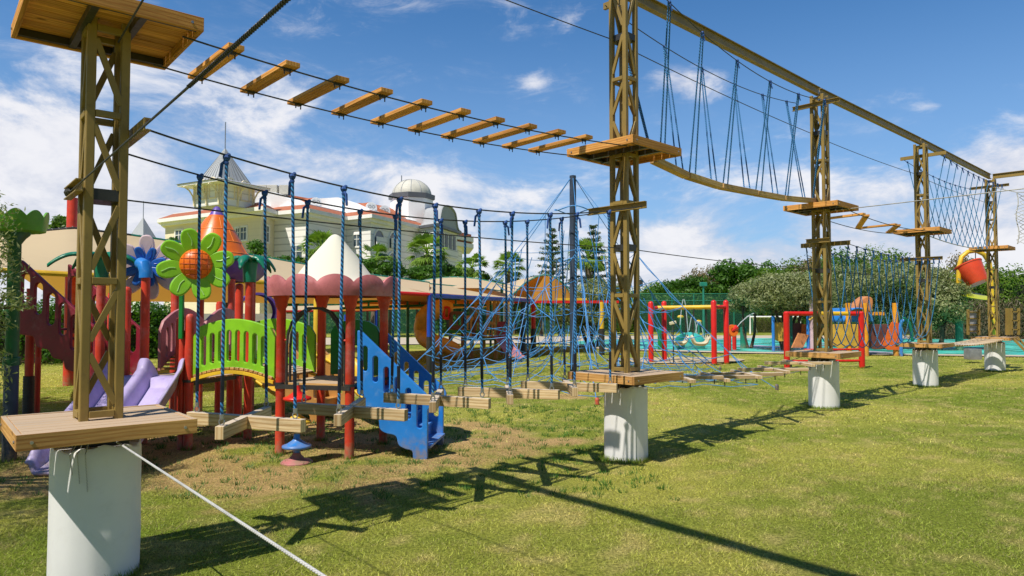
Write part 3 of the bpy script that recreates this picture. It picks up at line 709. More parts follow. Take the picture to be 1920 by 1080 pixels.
# ------------------------------------------------------------------ play structure
PA = V(-2.64, 7.94, 0); PU = V(.968, -.25, 0).normalized(); PV = V(.25, .968, 0).normalized()
def L(a, b, z): return PA+PU*a+PV*b+V(0, 0, z)
def place(me, M, name, m, parent, **tags):
    b = MB(); b.add(me, M); o = b.build(name, m, parent, smooth=True, angle=30, **tags); bpy.data.meshes.remove(me); return o
def post(root, a, b, z1, m=RED, r=.052, cap=False, flare=False, z0=-.02, collar=True):
    prof = [(r, z0), (r*1.03, .03), (r, .05), (r, z1)]
    if cap: prof += [(r*.95, z1+.02), (r*.7, z1+.04), (.002, z1+.05)]
    if flare: prof = prof[:-1]+[(r, z1-.17), (r*1.25, z1-.15), (r*1.35, z1-.10), (r*1.75, z1-.04), (r*1.8, z1)]
    o = MB().lathe(prof, L(a, b, 0), 20).build('post', m, root, smooth=True, angle=40)
    if collar: MB().lathe([(r+.004, .79), (r+.016, .79), (r+.016, .82), (r+.004, .82)], L(a, b, 0), 20).build('collar', DARKM, o, smooth=True)
    return o
def deck(root, a0, a1, b0, b1, z, n=8):
    p = MB(); st = (b1-b0)/n
    for k in range(n): p.beam(L(a0, b0+(k+.5)*st, z-.015), L(a1, b0+(k+.5)*st, z-.015-random.random()*.003), st-.008, .03)
    o = p.build('deck', PINE, root, bevel=.003)
    f = MB()
    f.beam(L(a0-.03, b0-.03, z-.045), L(a1+.03, b0-.03, z-.045), .03, .05); f.beam(L(a0-.03, b1+.03, z-.045), L(a1+.03, b1+.03, z-.045), .03, .05)
    f.beam(L(a0-.0, b0, z-.047), L(a0, b1, z-.047), .03, .05); f.beam(L(a1, b0, z-.047), L(a1, b1, z-.047), .03, .05); f.build('frame', DARKM, o)
    return o

root = empty('roofed_play_tower', L(.43, .43, 0), 'small play tower with four red posts, scalloped faded pink roof rim and bone white cone', 'play tower')
for a, b in ((0, 0), (.87, 0), (.87, .87), (0, .90)): post(root, a, b, 1.83, flare=True)
deck(root, .0, .87, -.02, .9, .82)
C = L(.43, .44, 0)
NS = 12; b = MB(); n = NS*12; rings = []
for j, (rr, fz_) in enumerate(((.70, 0), (.755, .0), (.765, .25), (.775, .55), (.765, .85), (.755, 1.), (.735, 1.), (.725, .6), (.70, 0))):
    ring = []
    for i in range(n):
        a = 2*PI*i/n; sc = abs(math.sin(a*NS/2)); h = .15+.085*sc**.7; bul = 1+.004*sc
        ring.append(C+V(math.cos(a)*rr*bul, math.sin(a)*rr*bul, 1.80+h*fz_))
    b.v += ring; rings.append(ring)
for j in range(len(rings)-1):
    for i in range(n): i2 = (i+1) % n; b.face((j*n+i, j*n+i2, (j+1)*n+i2, (j+1)*n+i))
b.build('roof_rim', PINKF, root, smooth=True, angle=40)
MB().lathe([(.60, 1.815), (.74, 1.815), (.74, 1.80), (.60, 1.80)], C, 40).build('roof_ring', RED, root, smooth=True)
MB().lathe([(.72, 1.86), (.62, 1.93), (.55, 1.95), (.49, 1.99), (.435, 2.05), (.265, 2.28), (.12, 2.45), (.07, 2.51), (.04, 2.535), (.015, 2.545), (.001, 2.547)], C, 48).build('roof_cone', BONE, root, smooth=True, angle=60)
def arc_tube(pts2, b0, r, name, m, root, off=V(0, 0, 0)):
    return MB().tube([L(a, b0, z)+off for a, z in pts2], r, 8).build(name, m, root, smooth=True)
ar = [(.09, .80), (.09, 1.22), (.10, 1.36), (.15, 1.50), (.24, 1.60), (.36, 1.66), (.50, 1.66), (.62, 1.61), (.71, 1.50), (.77, 1.36), (.78, 1.22), (.78, .80)]
arc_tube(ar, -.02, .016, 'arch_handle', DARKM, root); arc_tube(ar, .05, .016, 'arch_handle', DARKM, root)
MB().tube([L(.0, 0, 1.30), L(.09, 0, 1.30)], .012, 8).build('bracket', RED, root); MB().tube([L(.78, 0, 1.30), L(.87, 0, 1.30)], .012, 8).build('bracket', RED, root)
out_ = [(0, 0), (.16, 0), (.17, .22), (.22, .34), (.31, .39), (.40, .34), (.45, .22), (.46, 0), (.66, 0), (.66, .52), (.62, .60), (.52, .66), (.33, .69), (.14, .66), (.04, .60), (0, .52)]
place(plate_mesh(out_, [], .05), plane_M(L(.14, .90, .84), PU), 'back_panel', GREEN, root)

# spinning pole
root = empty('spinning_disc_pole', L(.42, -.33, 0), 'stack of hourglass discs in red, yellow, blue and pale pink under the play tower deck', 'play equipment')
c0 = G(556, 868); c0.z = 0
def disc(z, m, r=.155, h=.15, name='disc', inv=False):
    pr = [(.03, z-h), (.035, z-h*.6), (.055, z-h*.3), (r*.75, z-.035), (r*.97, z-.025), (r, z-.012), (r*.97, z), (r*.7, z+.014), (.06, z+.045), (.035, z+h*.55), (.03, z+h)]
    MB().lathe(pr, c0, 32).build(name, m, root, smooth=True, angle=60)
ORG[root.name] = c0.copy(); root.location = c0
disc(.70, REDB, .15, .13); disc(.45, YELL, .15, .12); disc(.19, BLUE, .155, .12)
MB().lathe([(.17, 0), (.17, .012), (.15, .03), (.09, .045), (.05, .085), (.04, .11)], c0, 32).build('base', PINKF, root, smooth=True)
MB().tube([c0+V(0, 0, 0), c0+V(0, 0, .86)], .02, 10).build('pole', GALV, root, smooth=True)

# lime arched bridge
root = empty('arched_bridge', L(-.6, .43, 0), 'small arched bridge with lime green slotted side panels and yellow under edge', 'play bridge')
def arch_panel(w, zb0, rise, h, nslot, sw, curve_top=.02, edge=.09):
    n = 16; bot = [(w*i/n, zb0+rise*math.sin(PI*i/n)) for i in range(n+1)]; top = []
    for i in range(n+1):
        x = w*(1-i/n); e = min(x, w-x); r = .09; dz = 0 if e > r else -(r-math.sqrt(max(0, r*r-(r-e)**2)))
        top.append((x, zb0+h+(rise+curve_top)*math.sin(PI*x/w)+dz))
    holes = []
    for k in range(nslot):
        x = edge+(w-2*edge)*(k+.5)/nslot; s = math.sin(PI*x/w); holes.append(slot(x, zb0+rise*s+.085, zb0+h+(rise+curve_top)*s-.13, sw))
    return plate_mesh(bot+top, holes, .045, .008)
W_ = 1.09
for bb, nm in ((-.01, 'near'), (.86, 'far')):
    place(arch_panel(W_, .86, .10, .56, 8, .062), plane_M(L(-1.15, bb, 0), PU), 'side_panel', LIME, root)
    n = 14; pr = []; 
    for i in range(n+1): x = W_*i/n; pr.append((x, .80+.105*math.sin(PI*i/n)))
    for i in range(n+1): x = W_*(1-i/n); pr.append((x, .84+.105*math.sin(PI*x/W_)))
    place(plate_mesh(pr, [], .03, .003), plane_M(L(-1.15, bb-.035 if bb < .4 else bb+.035, 0), PU), 'edge_strip', YELL, root)
b = MB()
for k in range(17):
    x = -1.13+W_*(k+.5)/17*.97; z = .862+.105*math.sin(PI*(x+1.15)/W_); sl = .105*PI/W_*math.cos(PI*(x+1.15)/W_)
    b.beam(L(x, -.055, z), L(x, .90, z), .052, .028, up=V(-PU.x*sl, -PU.y*sl, 1))
b.build('plank', PINE, root, bevel=.003)

# second platform with its posts
root = empty('open_platform', L(-1.65, .43, 0), 'timber platform on red posts between the lime bridge and the lilac slide', 'play platform')
for a, b, z in ((-1.21, -.02, 1.55), (-1.21, .90, 1.95), (-2.12, -.02, 1.88), (-2.12, .90, 1.5)): post(root, a, b, z, cap=True)
deck(root, -2.12, -1.21, 0, .9, .82)
post(root, -1.30, -.03, 1.40, r=.038, cap=False, collar=False)
MB().beam(L(-1.27, -.09, 1.30), L(-1.27, -.09, 1.85), .05, .05).build('green_stem', GREEN, root, bevel=.01)

# flowers
def petal_mesh(r0, r1, w, th=.045):
    n = 14; pts = []
    for i in range(n+1):
        t_ = i/n; x = r0+(r1-r0)*(1-math.cos(t_*PI))/2; y = w*math.sin(PI*t_**.85)**.8*(.55+.45*t_); pts.append((x, max(y, .018 if 0 < i < n else .0 if i == n else .05)))
    o = pts+[(x, -y) for x, y in pts[::-1][1:]]
    return plate_mesh(o, [], th, .016)
def flower(root, c, u, n, r0, r1, w, m, vm, phase=0, name='petal', tilt=.18, up=V(0, 0, 1), th=.045):
    u = Vector(u).normalized(); nn = u.cross(up).normalized()
    for k in range(n):
        a = 2*PI*k/n+phase; d = u*math.cos(a)+up*math.sin(a); d = (d+nn*tilt).normalized(); s = nn.cross(d).normalized(); nz = d.cross(s)
        M = Matrix.Translation(c)@Matrix((d, s, nz)).transposed().to_4x4()
        o = place(petal_mesh(r0, r1, w, th), M, name, m, root)
        if vm:
            pts = [M@V(r0+(r1-r0)*t_, .012*math.sin(t_*9), th/2+.001) for t_ in np.linspace(.35, .85, 8)]
            MB().tube(pts, .006, 5).build('vein', vm, o, smooth=True)
    return nn
FC = P(368, 496, 8.05); FU = V(.93, .36, 0)
root = empty('sunflower_ornament', FC, 'big lime green flower with eight petals and an orange quilted centre', 'flower ornament')
nn = flower(root, FC, FU, 8, .12, .425, .135, LIME, paint('pale_lime', (.4, .68, .2), .4, .1), .22)
MB().lathe([(.215, -.01), (.225, .02), (.21, .05), (.19, .055), (.185, .03)], FC, 40, axis=nn).build('centre_rim', LIME, root, smooth=True)
b = MB().lathe([(.185, .02), (.175, .06), (.14, .10), (.08, .13), (.03, .14), (.001, .142)], FC, 40, axis=nn).build('centre', ORANGE, root, smooth=True)
g = MB(); uu = FU.normalized()
for k in range(-2, 3):
    for ax in (0, 1):
        pts = []
        for t_ in np.linspace(-1, 1, 11):
            x = k*.062; lim = math.sqrt(max(.0001, .17**2-x*x)); y = t_*lim; r_ = math.sqrt(x*x+y*y); h = .02+.123*math.sqrt(max(0, 1-(r_/.185)**2))
            X_, Y_ = (x, y) if ax == 0 else (y, x); pts.append(FC+uu*X_+V(0, 0, 1)*Y_+nn*(h+.001))
        g.tube(pts, .0035, 4)
g.build('quilting', paint('dark_orange', (.5, .08, .01)), b)
BC = P(277, 500, 8.78)
root = empty('blue_flower_ornament', BC, 'blue leafy flower over pale pink petals on a bent blue pipe', 'flower ornament')
flower(root, BC+V(-.05, .14, .0), V(.96, .28, 0), 8, .12, .42, .12, PETALW, None, .1, name='pale_petal', tilt=.1)
nn = flower(root, BC+V(-.05, .04, 0), V(.96, .28, 0), 8, .04, .27, .072, paint('petal_blue', (.015, .12, .48), .35, .15), BLUED, .35, tilt=.22, th=.03)
pp = [BC+V(-.07, -.03, .02), BC+V(-.03, -.10, .03), BC+V(.03, -.14, .01), BC+V(.055, -.15, -.06), BC+V(.058, -.15, -.15)]
MB().tube(pp, [.07, .078, .08, .078, .078], 16).build('bent_pipe', BLUE, root, smooth=True)
q = BC+V(.058, -.15, 0)
MB().lathe([(.052, 0), (.052, BC.z-.14)], V(q.x, q.y, 0), 18, cap=True).build('post', RED, root, smooth=True)
def leafcap(c, label, ph, rscale=1.):
    root = empty('leaf_cap_ornament', V(c.x, c.y, 0), label, 'leaf ornament')
    MB().lathe([(.052, 0), (.052, c.z)], V(c.x, c.y, 0), 18).build('post', RED, root, smooth=True)
    MB().lathe([(.075, -.03), (.08, 0), (.085, .12), (.10, .22), (.07, .27), (.001, .28)], c, 20).build('cup', TEAL, root, smooth=True)
    for k in range(7):
        a = 2*PI*k/7+ph; d = V(math.cos(a), math.sin(a), 0); s = V(-d.y, d.x, 0); b = MB(); ln = rscale*(.34 if k % 2 else .26)
        def f(u_, v_):
            x = .05+ln*u_; w_ = .075*math.sin(PI*min(1, u_*.92+.08))**.6*(1-.3*u_)*(1+.18*math.sin(u_*20)); z = .24+.10*math.sin(u_*PI*.8)-.16*u_*u_
            return c+d*x+s*w_*(2*v_-1)+V(0, 0, z-.03*(2*v_-1)**2)
        b.grid(f, 14, 4); b.build('leaf', TEAL, root, smooth=True, thick=.022)
leafcap(P(468, 528, 8.9)+V(0, 0, .02), 'dark green leafy cap with drooping leaves on a red post right of the lime flower', .3)
leafcap(P(190, 528, 8.6)+V(0, 0, .05), 'dark green leafy cap seen through the left lattice tower', 2.9, 1.5)

# lilac double slide
root = empty('double_slide', V(-4.2, 7.6, 0), 'lilac double slide with three tall ridges beside the left tower foot', 'slide')
S0 = V(-4.88, 8.42, 0); S1 = V(-4.76, 6.78, 0)
def sz(t_): return .80*(1-t_)**1.35+.10*t_**.5*(1-t_)*0+.10-.04*t_ if t_ > .12 else .86-.10*t_
def slide_f(u_, v_):
    t_ = u_; base = S0.lerp(S1, t_)+V(-.02*math.sin(t_*PI), 0, 0); wdt = 1.02; x = v_*wdt; ph = v_*2
    ridge = abs(math.cos(ph*PI)) ; ridge = max(0, (ridge-.84)/.16); r_ = ridge*ridge*(3-2*ridge)
    hr = .23*min(1, (t_+.02)*9)**.5; z = sz(t_)+hr*r_*(1 if t_ < .88 else max(.35, 1-(t_-.88)*5)); return V(base.x+x, base.y-.12*(v_-.5), z-.02)
MB().grid(slide_f, 36, 84).build('chute', LILAC, root, smooth=True, thick=.035, angle=80)

# blue stairs
def stair_plate(poly, slots, th, M, name, m, root): return place(plate_mesh(poly, slots, th, .009), M, name, m, root)
def rnd(pts, r=.03, n=3):
    out = []; m = len(pts)
    for i in range(m):
        p0, p, p1 = Vector(pts[i-1]), Vector(pts[i]), Vector(pts[(i+1) % m]); a = (p0-p); c = (p1-p); rr = min(r, a.length*.45, c.length*.45); a.normalize(); c.normalize()
        A, B = p+a*rr, p+c*rr
        for k in range(n+1): t_ = k/n; q = A*(1-t_)**2+p*2*t_*(1-t_)+B*t_*t_; out.append((q.x, q.y))
    return out
SU = V(.992, -.10, 0).normalized(); SV = V(.10, .992, 0)
SO = V(-1.72, 7.75, 0)
def stair(root, o, u, v, width, m, ln=.84, ztop=1.42, zdeck=.84, nst=5, steps=True, sl=None):
    k = ln/.84
    prof = [(0, ztop), (.05*k, ztop-.02), (.80*k, .70), (.84*k, .62), (.82*k, .56), (.80*k, .54), (.80*k, -.02), (.64*k, -.02), (.635*k, .10), (.56*k, .11), (.47*k, .15), (.455*k, .26), (.33*k, .28), (.26*k, .32), (.25*k, .46), (.14*k, .50), (.10*k, .56), (.09*k, .68), (.02*k, .70), (0, .72)]
    prof = [(x, z+(zdeck-.84)+((ztop-1.42)*(1-x/ln) if False else 0)) for x, z in prof]
    prof = rnd(prof, .045)
    sl_ = sl or [(.09, 1.24, .96), (.21, 1.13, .84), (.335, 1.01, .72), (.46, .90, .62), (.585, .78, .44), (.71, .66, .34)]
    sl_ = [slot(x*k, z0+(zdeck-.84), z1+(zdeck-.84), .062) for x, z0, z1 in sl_]
    for w_ in (0, width): stair_plate(prof, sl_, .05, plane_M(o+v*w_, u), 'side_panel', m, root)
    for i in range(nst):
        x = (.13+.15*i)*k; z = zdeck-.13-.145*i; b = MB(); b.beam(o+u*x+v*.025+V(0, 0, z), o+u*x+v*(width-.025)+V(0, 0, z), .19*k, .03); b.beam(o+u*(x-.08*k)+v*.025+V(0, 0, z+.075), o+u*(x-.08*k)+v*(width-.025)+V(0, 0, z+.075), .02, .13); b.build('step', m, root, bevel=.004)
root = empty('blue_stairs', SO+SU*.4+SV*.4, 'bright blue plastic stairs with slotted side panels in front of the spider net', 'stairs')
stair(root, SO, SU, SV, .87, BLUE)

# crimson stairs
root = empty('crimson_stairs', P(110, 600, 9.3), 'dark crimson plastic stairs with arched slots left of the nearest tower', 'stairs')
k_ = 9.3/1300
def cz(x, y): return ((x-38)*k_, 1.6-(y-588)*k_)
cp = [cz(*q) for q in ((38, 486), (46, 492), (212, 622), (216, 640), (212, 720), (178, 700), (140, 690), (137, 674), (112, 670), (105, 655), (77, 650), (72, 630), (40, 627))]
cs_ = []
for x, y0, y1 in ((52, 512, 572), (80, 530, 590), (107, 550, 610), (133, 568, 628), (158, 590, 655), (188, 610, 665)): (xx, z0), (_, z1) = cz(x, y0), cz(x, y1); cs_.append(slot(xx, z1, z0, .125))
CO = V((38-960)/1300*9.3, 9.3, 0); cu_ = V(.985, -.17, 0).normalized(); cv_ = V(.17, .985, 0)
for w_ in (0, .8): place(plate_mesh(rnd(cp, .04), cs_, .05, .009), plane_M(CO+cv_*w_, cu_), 'side_panel', CRIM, root)
for i in range(6): b = MB(); x = .15+.19*i; z = 1.38-.13*i; b.beam(CO+cu_*x+cv_*.03+V(0, 0, z), CO+cu_*x+cv_*.77+V(0, 0, z), .2, .03); b.build('step', CRIM, root)
def wrapped_post(px, pyb, top_z, label, wrap=.72, r=.05, m=RED, col=DARKM, Y=None):
    c = G(px, pyb) if Y is None else V((px-960)/1300*Y, Y, 0)
    root = empty('wrapped_post', c, label, 'post')
    MB().lathe([(r, 0), (r, top_z)], c, 16, cap=True).build('post', m, root, smooth=True)
    pr = []
    for i in range(40): pr.append((r*(1.25+.05*(i % 2)), wrap*i/40))
    MB().lathe(pr, c, 16).build('black_wrap', col, root, smooth=False)
wrapped_post(58, 800, 1.95, 'red post with its lower half wrapped in black, under the crimson stairs', .75, .055, Y=9.7)
wrapped_post(74, 800, 1.3, 'plain red post beside the black wrapped post under the crimson stairs', .02, .04, Y=10.0)
# green column
GC = G(17, 866)
root = empty('green_column', GC, 'dark green column with a scalloped green disc on top at the left edge', 'column')
MB().lathe([(.07, 0), (.07, 1.05)], GC, 24).build('padded_base', NAVY, root, smooth=True)
MB().lathe([(.085, 1.04), (.085, 1.12), (.066, 1.13), (.062, 2.36), (.10, 2.42), (.14, 2.46), (.15, 2.50)], GC, 24).build('shaft', paint('deep_green', (.004, .10, .025), .45, .2, 3, .1), root, smooth=True, angle=40)
b = MB(); n = 120; rings = []
for j, (rr, f_) in enumerate(((.05, -.1), (.24, -.05), (.28, 0), (.30, .5), (.31, 1), (.29, 1), (.28, .3), (.05, .2))):
    for i in range(n):
        a = 2*PI*i/n; h = .15+.07*abs(math.sin(a*5)); b.v.append(GC+V(math.cos(a)*rr, math.sin(a)*rr, 2.50+h*f_))
for j in range(7):
    for i in range(n): i2 = (i+1) % n; b.face((j*n+i, j*n+i2, (j+1)*n+i2, (j+1)*n+i))
b.build('scalloped_disc', paint('leaf_green', (.10, .33, .012), .4, .2, 3, .1, fade=.2), root, smooth=True, angle=50)

# mauve arched bridge going back
root = empty('mauve_bridge', V(-4.4, 9.6, 0), 'arched bridge with faded mauve railings leading back to the orange roofed tower', 'play bridge')
B0 = [V(-4.72, 9.30, 0), V(-4.10, 9.20, 0)]; bd = V(.10, .995, 0).normalized()
for q in B0: place(arch_panel(1.15, .84, .24, .62, 9, .05, -.02), plane_M(q, bd), 'railing', MAUVE, root)
b = MB()
for k in range(15):
    t_ = (k+.5)/15; z = .84+.24*math.sin(PI*t_); b.beam(B0[0]+bd*1.15*t_+V(0.02, 0, z), B0[1]+bd*1.15*t_+V(-.02, 0, z), .07, .03)
b.build('plank', PINE, root)
# orange roofed tower
TC = V((404-960)/1300*10.9, 10.9, 0)
root = empty('orange_roofed_tower', TC, 'play tower with tall orange brick patterned cone, purple tip and purple skirt', 'play tower')
for sx in (-1, 1):
    for sy in (-1, 1): MB().lathe([(.052, 0), (.052, 2.12)], TC+V(sx*.42, sy*.42, 0), 16).build('post', RED, root, smooth=True)
def conef(r): return 
prof = [(.55, 2.42), (.50, 2.50), (.36, 2.75), (.23, 2.98), (.15, 3.10), (.105, 3.155)]
cone = MB().lathe(prof, TC, 48).build('cone', ORANGE, root, smooth=True, angle=60)
g = MB()
for i, z in enumerate((2.54, 2.72, 2.92)):
    def rad(z):
        for (r0, z0), (r1, z1) in zip(prof, prof[1:]):
            if z0 <= z <= z1: return r0+(r1-r0)*(z-z0)/(z1-z0)
        return prof[-1][0]
    g.tube([TC+V(math.cos(a)*(rad(z)+.002), math.sin(a)*(rad(z)+.002), z) for a in np.linspace(0, 2*PI, 40)], .006, 5)
    for k in range(7):
        a = 2*PI*(k+.5*(i % 2))/7; z2 = min(3.1, z+.19); g.tube([TC+V(math.cos(a)*(rad(q)+.002), math.sin(a)*(rad(q)+.002), q) for q in (z, (z+z2)/2, z2)], .006, 5)
g.build('brick_lines', paint('orange_line', (.9, .3, .06), .4, .1), cone)
MB().lathe([(.11, 3.15), (.085, 3.20), (.045, 3.27), (.02, 3.29), (.001, 3.292)], TC, 24).build('tip', PURP, root, smooth=True)
b = MB(); n = 96
for j, (rr, z, f_) in enumerate(((.42, 2.10, 0), (.62, 2.12, 0), (.74, 2.22, .5), (.79, 2.36, 1), (.74, 2.38, 1), (.55, 2.44, 0))):
    for i in range(n): a = 2*PI*i/n; b.v.append(TC+V(math.cos(a)*rr, math.sin(a)*rr, z+.05*f_*abs(math.sin(a*5))))
for j in range(5):
    for i in range(n): i2 = (i+1) % n; b.face((j*n+i, j*n+i2, (j+1)*n+i2, (j+1)*n+i))
b.build('skirt', PURP, root, smooth=True, angle=50)
d_ = MB().box(TC+V(0, 0, .95), (.86, .86, .05)); d_.build('deck', PINE, root)
# ochre stairs and yellow slide under the lime bridge
OS = V(-3.75, 10.6, 0)
root = empty('ochre_stairs', OS, 'ochre plastic stairs behind the lime green bridge', 'stairs')
stair(root, OS, V(.95, -.3, 0).normalized(), V(.3, .95, 0).normalized(), .7, OCHRE, ln=1.05, ztop=1.42, zdeck=.84)
def chute(name, label, pts, w, m, cat='slide', wall=.10):
    b = MB(); pts = [Vector(p) for p in pts]; n = len(pts)
    def f(u_, v_):
        x = u_*(n-1); i = min(int(x), n-2); p = pts[i].lerp(pts[i+1], x-i); d = (pts[i+1]-pts[i]); d.z = 0; d.normalize(); s = V(d.y, -d.x, 0); q = 2*v_-1
        return p+s*q*w/2+V(0, 0, wall*abs(q)**4)
    b.grid(f, 24, 16); return b.build(name, m, label=label, cat=cat, smooth=True, thick=.025, angle=70)
chute('yellow_slide', 'yellow slide seen behind the play tower deck', [(-2.9, 10.6, .95), (-2.5, 10.3, .82), (-2.1, 10.0, .45), (-1.75, 9.75, .22), (-1.5, 9.6, .18)], .5, YELL)
chute('yellow_slide', 'yellow slide seen under the lime green bridge', [(-4.6, 11.4, .95), (-4.3, 11.2, .85), (-3.9, 11.0, .5), (-3.5, 10.8, .3), (-3.3, 10.7, .26)], .5, YELL)
# purple arch tunnel and posts further back
root = empty('tube_tunnel', P(480, 600, 12.5), 'short purple tube tunnel end behind the lime green bridge', 'play equipment')
MB().lathe([(.30, 0), (.34, .02), (.34, .5), (.30, .5)], P(478, 585, 12.5), 32, axis=V(.5, -1, 0)).build('tube', PURP, root, smooth=True)
MB().box(P(495, 632, 12.8), (.6, .1, .55)).build('white_panel', PETALW, root, bevel=.03)
for (px, Y, z, m_, r_, lb) in ((327, 11.5, 2.1, RED, .052, 'thin red post left of the lime flower'), (412, 10.1, 1.78, RED, .05, 'short red post with domed top behind the lime flower'), (450, 12.0, 2.1, RED, .055, 'red post behind the right green leafy cap'),
                              (594, 13.5, 1.9, YELL, .06, 'yellow post behind the play tower'), (208, 11.5, 1.95, RED, .05, 'red post seen through the left lattice tower'), (165, 9.6, 2.1, RED, .06, 'thick red post at the foot of the crimson stairs')):
    c = V((px-960)/1300*Y, Y, 0); MB().lathe([(r_, 0), (r_, z-.05), (r_*.8, z-.01), (.001, z)], c, 16).build('support_post', m_, smooth=True, label=lb, cat='post', loc=c)

# ------------------------------------------------------------------ spider net
NC = V(1.50, 17.0, 0)
root = empty('spider_net', NC, 'tall dark pole carrying a wide cone of pale blue climbing ropes', 'climbing net')
MB().lathe([(.095, 0), (.095, .1), (.085, .1), (.08, 5.0), (.001, 5.02)], NC, 20).build('pole', NAVY, root, smooth=True)
NA = 6; RN = [4.7, 4.7, 5.0, 4.8, 4.8, 4.9]; ph = R(-90)
def gy(k, t_):                                      # point on guy k, t from top to anchor
    a = ph+k*2*PI/NA; r = RN[k % NA]*t_; return NC+V(math.cos(a)*r, math.sin(a)*r, 5.0*(1-t_)**1.22+.02)
b = MB()
for k in range(NA):
    MB().tube([gy(k, i/14) for i in range(15)], .0085, 6).build('guy_rope', NETB, root, smooth=True)
    q = gy(k, 1); MB().lathe([(.04, 0), (.04, .09), (.02, .12)], q-V(0, 0, .02), 10).build('anchor', RED if k == 0 else NAVY, root)
def rim(a, lev):                                    # net surface: level lev 0 top .. 1 ground, slack between the guys
    kk = (a-ph)/(2*PI/NA); k0 = math.floor(kk); f_ = kk-k0; p = gy(k0 % NA, lev); q = gy((k0+1) % NA, lev); m_ = p.lerp(q, f_); c = NC.lerp(m_, 1); s_ = 4*f_*(1-f_)
    c = V(NC.x+(m_.x-NC.x)*(1-.22*s_), NC.y+(m_.y-NC.y)*(1-.22*s_), m_.z*(1-.10*s_)); return c
levs = [.34, .46, .58, .70, .80, .90]; per = [6, 12, 18, 18, 24, 30]
prev = None; net = MB()
for li, (lv, n) in enumerate(zip(levs, per)):
    off = (li % 2)*.5*2*PI/n*0; ps = []
    for i in range(n):
        a = ph+2*PI*i/n; p = rim(a, lv); p = p+V(random.uniform(-.05, .05), random.uniform(-.05, .05), random.uniform(-.06, .06))*(1 if i % (n//6) else 0); ps.append((a, p))
    for i in range(n):
        p, q = ps[i][1], ps[(i+1) % n][1]; mid = p.lerp(q, .5)-V(0, 0, .04+.02*li); net.tube([p, p.lerp(mid, .5)-V(0, 0, .012), mid, mid.lerp(q, .5)-V(0, 0, .012), q], .007, 5)
    if prev:
        for a, p in ps:
            q = min(prev, key=lambda e: (e[1]-p).length)[1]; mm = p.lerp(q, .5)+V(random.uniform(-.06, .06), random.uniform(-.06, .06), -.06); net.tube([p, mm, q], .010, 5)
    prev = ps
net.build('outer_net', NETB, root, smooth=True)
inn = MB()                                          # inner ropes: floor rings, spokes and hanging drapes
for lv, hz_, n in ((.92, .12, 30), (.74, .14, 24), (.50, .22, 18)):
    ps = []
    for i in range(n): a = 2*PI*i/n; p = rim(a+ph, lv); ps.append(V(p.x, p.y, hz_+random.uniform(-.05, .05)))
    for i in range(n): p, q = ps[i], ps[(i+1) % n]; inn.tube([p, p.lerp(q, .5)-V(0, 0, .05), q], .007, 5)
for i in range(18):
    a = 2*PI*i/18+ph; pts = []
    for lv, z in ((.10, 1.3), (.22, .75), (.36, .45), (.52, .26), (.72, .18), (.90, .16)): p = rim(a+.05*math.sin(lv*9+i), lv); pts.append(V(p.x, p.y, z))
    inn.tube(pts, .007, 5)
    if i % 2 == 0:
        p = rim(a, .5); q = rim(a+.1, .78); inn.tube([p, p.lerp(q, .5)-V(.05, 0, .35), V(q.x, q.y, .25)], .010, 5)
        p = rim(a, .30); q = rim(a-.12, .5); inn.tube([p, p.lerp(q, .5)-V(0, 0, .55), V(q.x, q.y, .4)], .010, 5)
        p = rim(a, .16); q = rim(a+.3, .2); inn.tube([p, V(q.x, q.y, 1.6), V(p.x, p.y, .8)], .010, 5)
for k in range(10):
    a = random.uniform(0, 2*PI); a2 = a+random.uniform(.4, 1.6); z1, z2 = random.uniform(.8, 2.6), random.uniform(.6, 2.2)
    t1, t2 = 1-(z1/5)**(1/1.22), 1-(z2/5)**(1/1.22); p, q = rim(a, t1*.8), rim(a2, t2*.8); p.z = z1; q.z = z2; inn.tube([p, p.lerp(q, .5)-V(0, 0, .15), q], .011, 5)
inn.build('inner_net', NETB, root, smooth=True)
for z, r in ((4.15, .45), (2.9, .35)):
    MB().tube([NC+V(math.cos(a)*r, math.sin(a)*r, z+.04*math.sin(3*a)) for a in np.linspace(0, 2*PI, 24)], .014, 6).build('top_ring', NETB, root, smooth=True)
MB().box(NC+V(0, 0, .31), (.3, .3, .02)).build('pole_collar', DARKM, root)
# ------------------------------------------------------------------ canopies
CAN = fabric('beige_canopy', (.80, .66, .44), (.62, .26, .04), .38, .15)
CAN2 = fabric('ochre_canopy', (.60, .36, .12), (.80, .36, .06), .42, .2)
def interp(pts, u):
    x = u*(len(pts)-1); i = min(int(x), len(pts)-2); return pts[i].lerp(pts[i+1], x-i)
def membrane(name, rows, m, root, nu=40, nv=8, bow=0):
    def f(u, v):
        x = v*(len(rows)-1); i = min(int(x), len(rows)-2); a = interp(rows[i], u); b = interp(rows[i+1], u); t_ = x-i
        return a.lerp(b, t_)+V(0, 0, -bow*4*t_*(1-t_))
    return MB().grid(f, nu, nv*(len(rows)-1)).build(name, m, root, smooth=True, angle=50)
def lacing(root, pts, n, m=TEALD, r=.035, white=True):
    pp = [interp(pts, i/30) for i in range(31)]
    MB().tube(pp, r, 8).build('edge_pipe', m, root, smooth=True)
    if white:
        b = MB()
        for i in range(n): p = interp(pts, (i+.3)/n); q = interp(pts, (i+.7)/n); b.tube([p+V(0, -.03, r*1.2), q+V(0, -.03, -r*1.2)], .009, 4)
        b.build('lacing', WROPE, root)
front = [P(-60, 496, 11.6), P(70, 506, 12), P(145, 510, 12.5), P(300, 516, 13.5), P(420, 521, 14.5), P(510, 526, 15.5), P(640, 537, 17), P(750, 546, 18.3), P(805, 549, 18.9)]
ridge = [P(-60, 440, 14), P(50, 436, 14.5), P(137, 428, 15), P(245, 441, 16), P(345, 456, 17), P(420, 470, 18), P(505, 484, 19), P(610, 503, 20), P(700, 516, 21), P(805, 530, 22.5)]
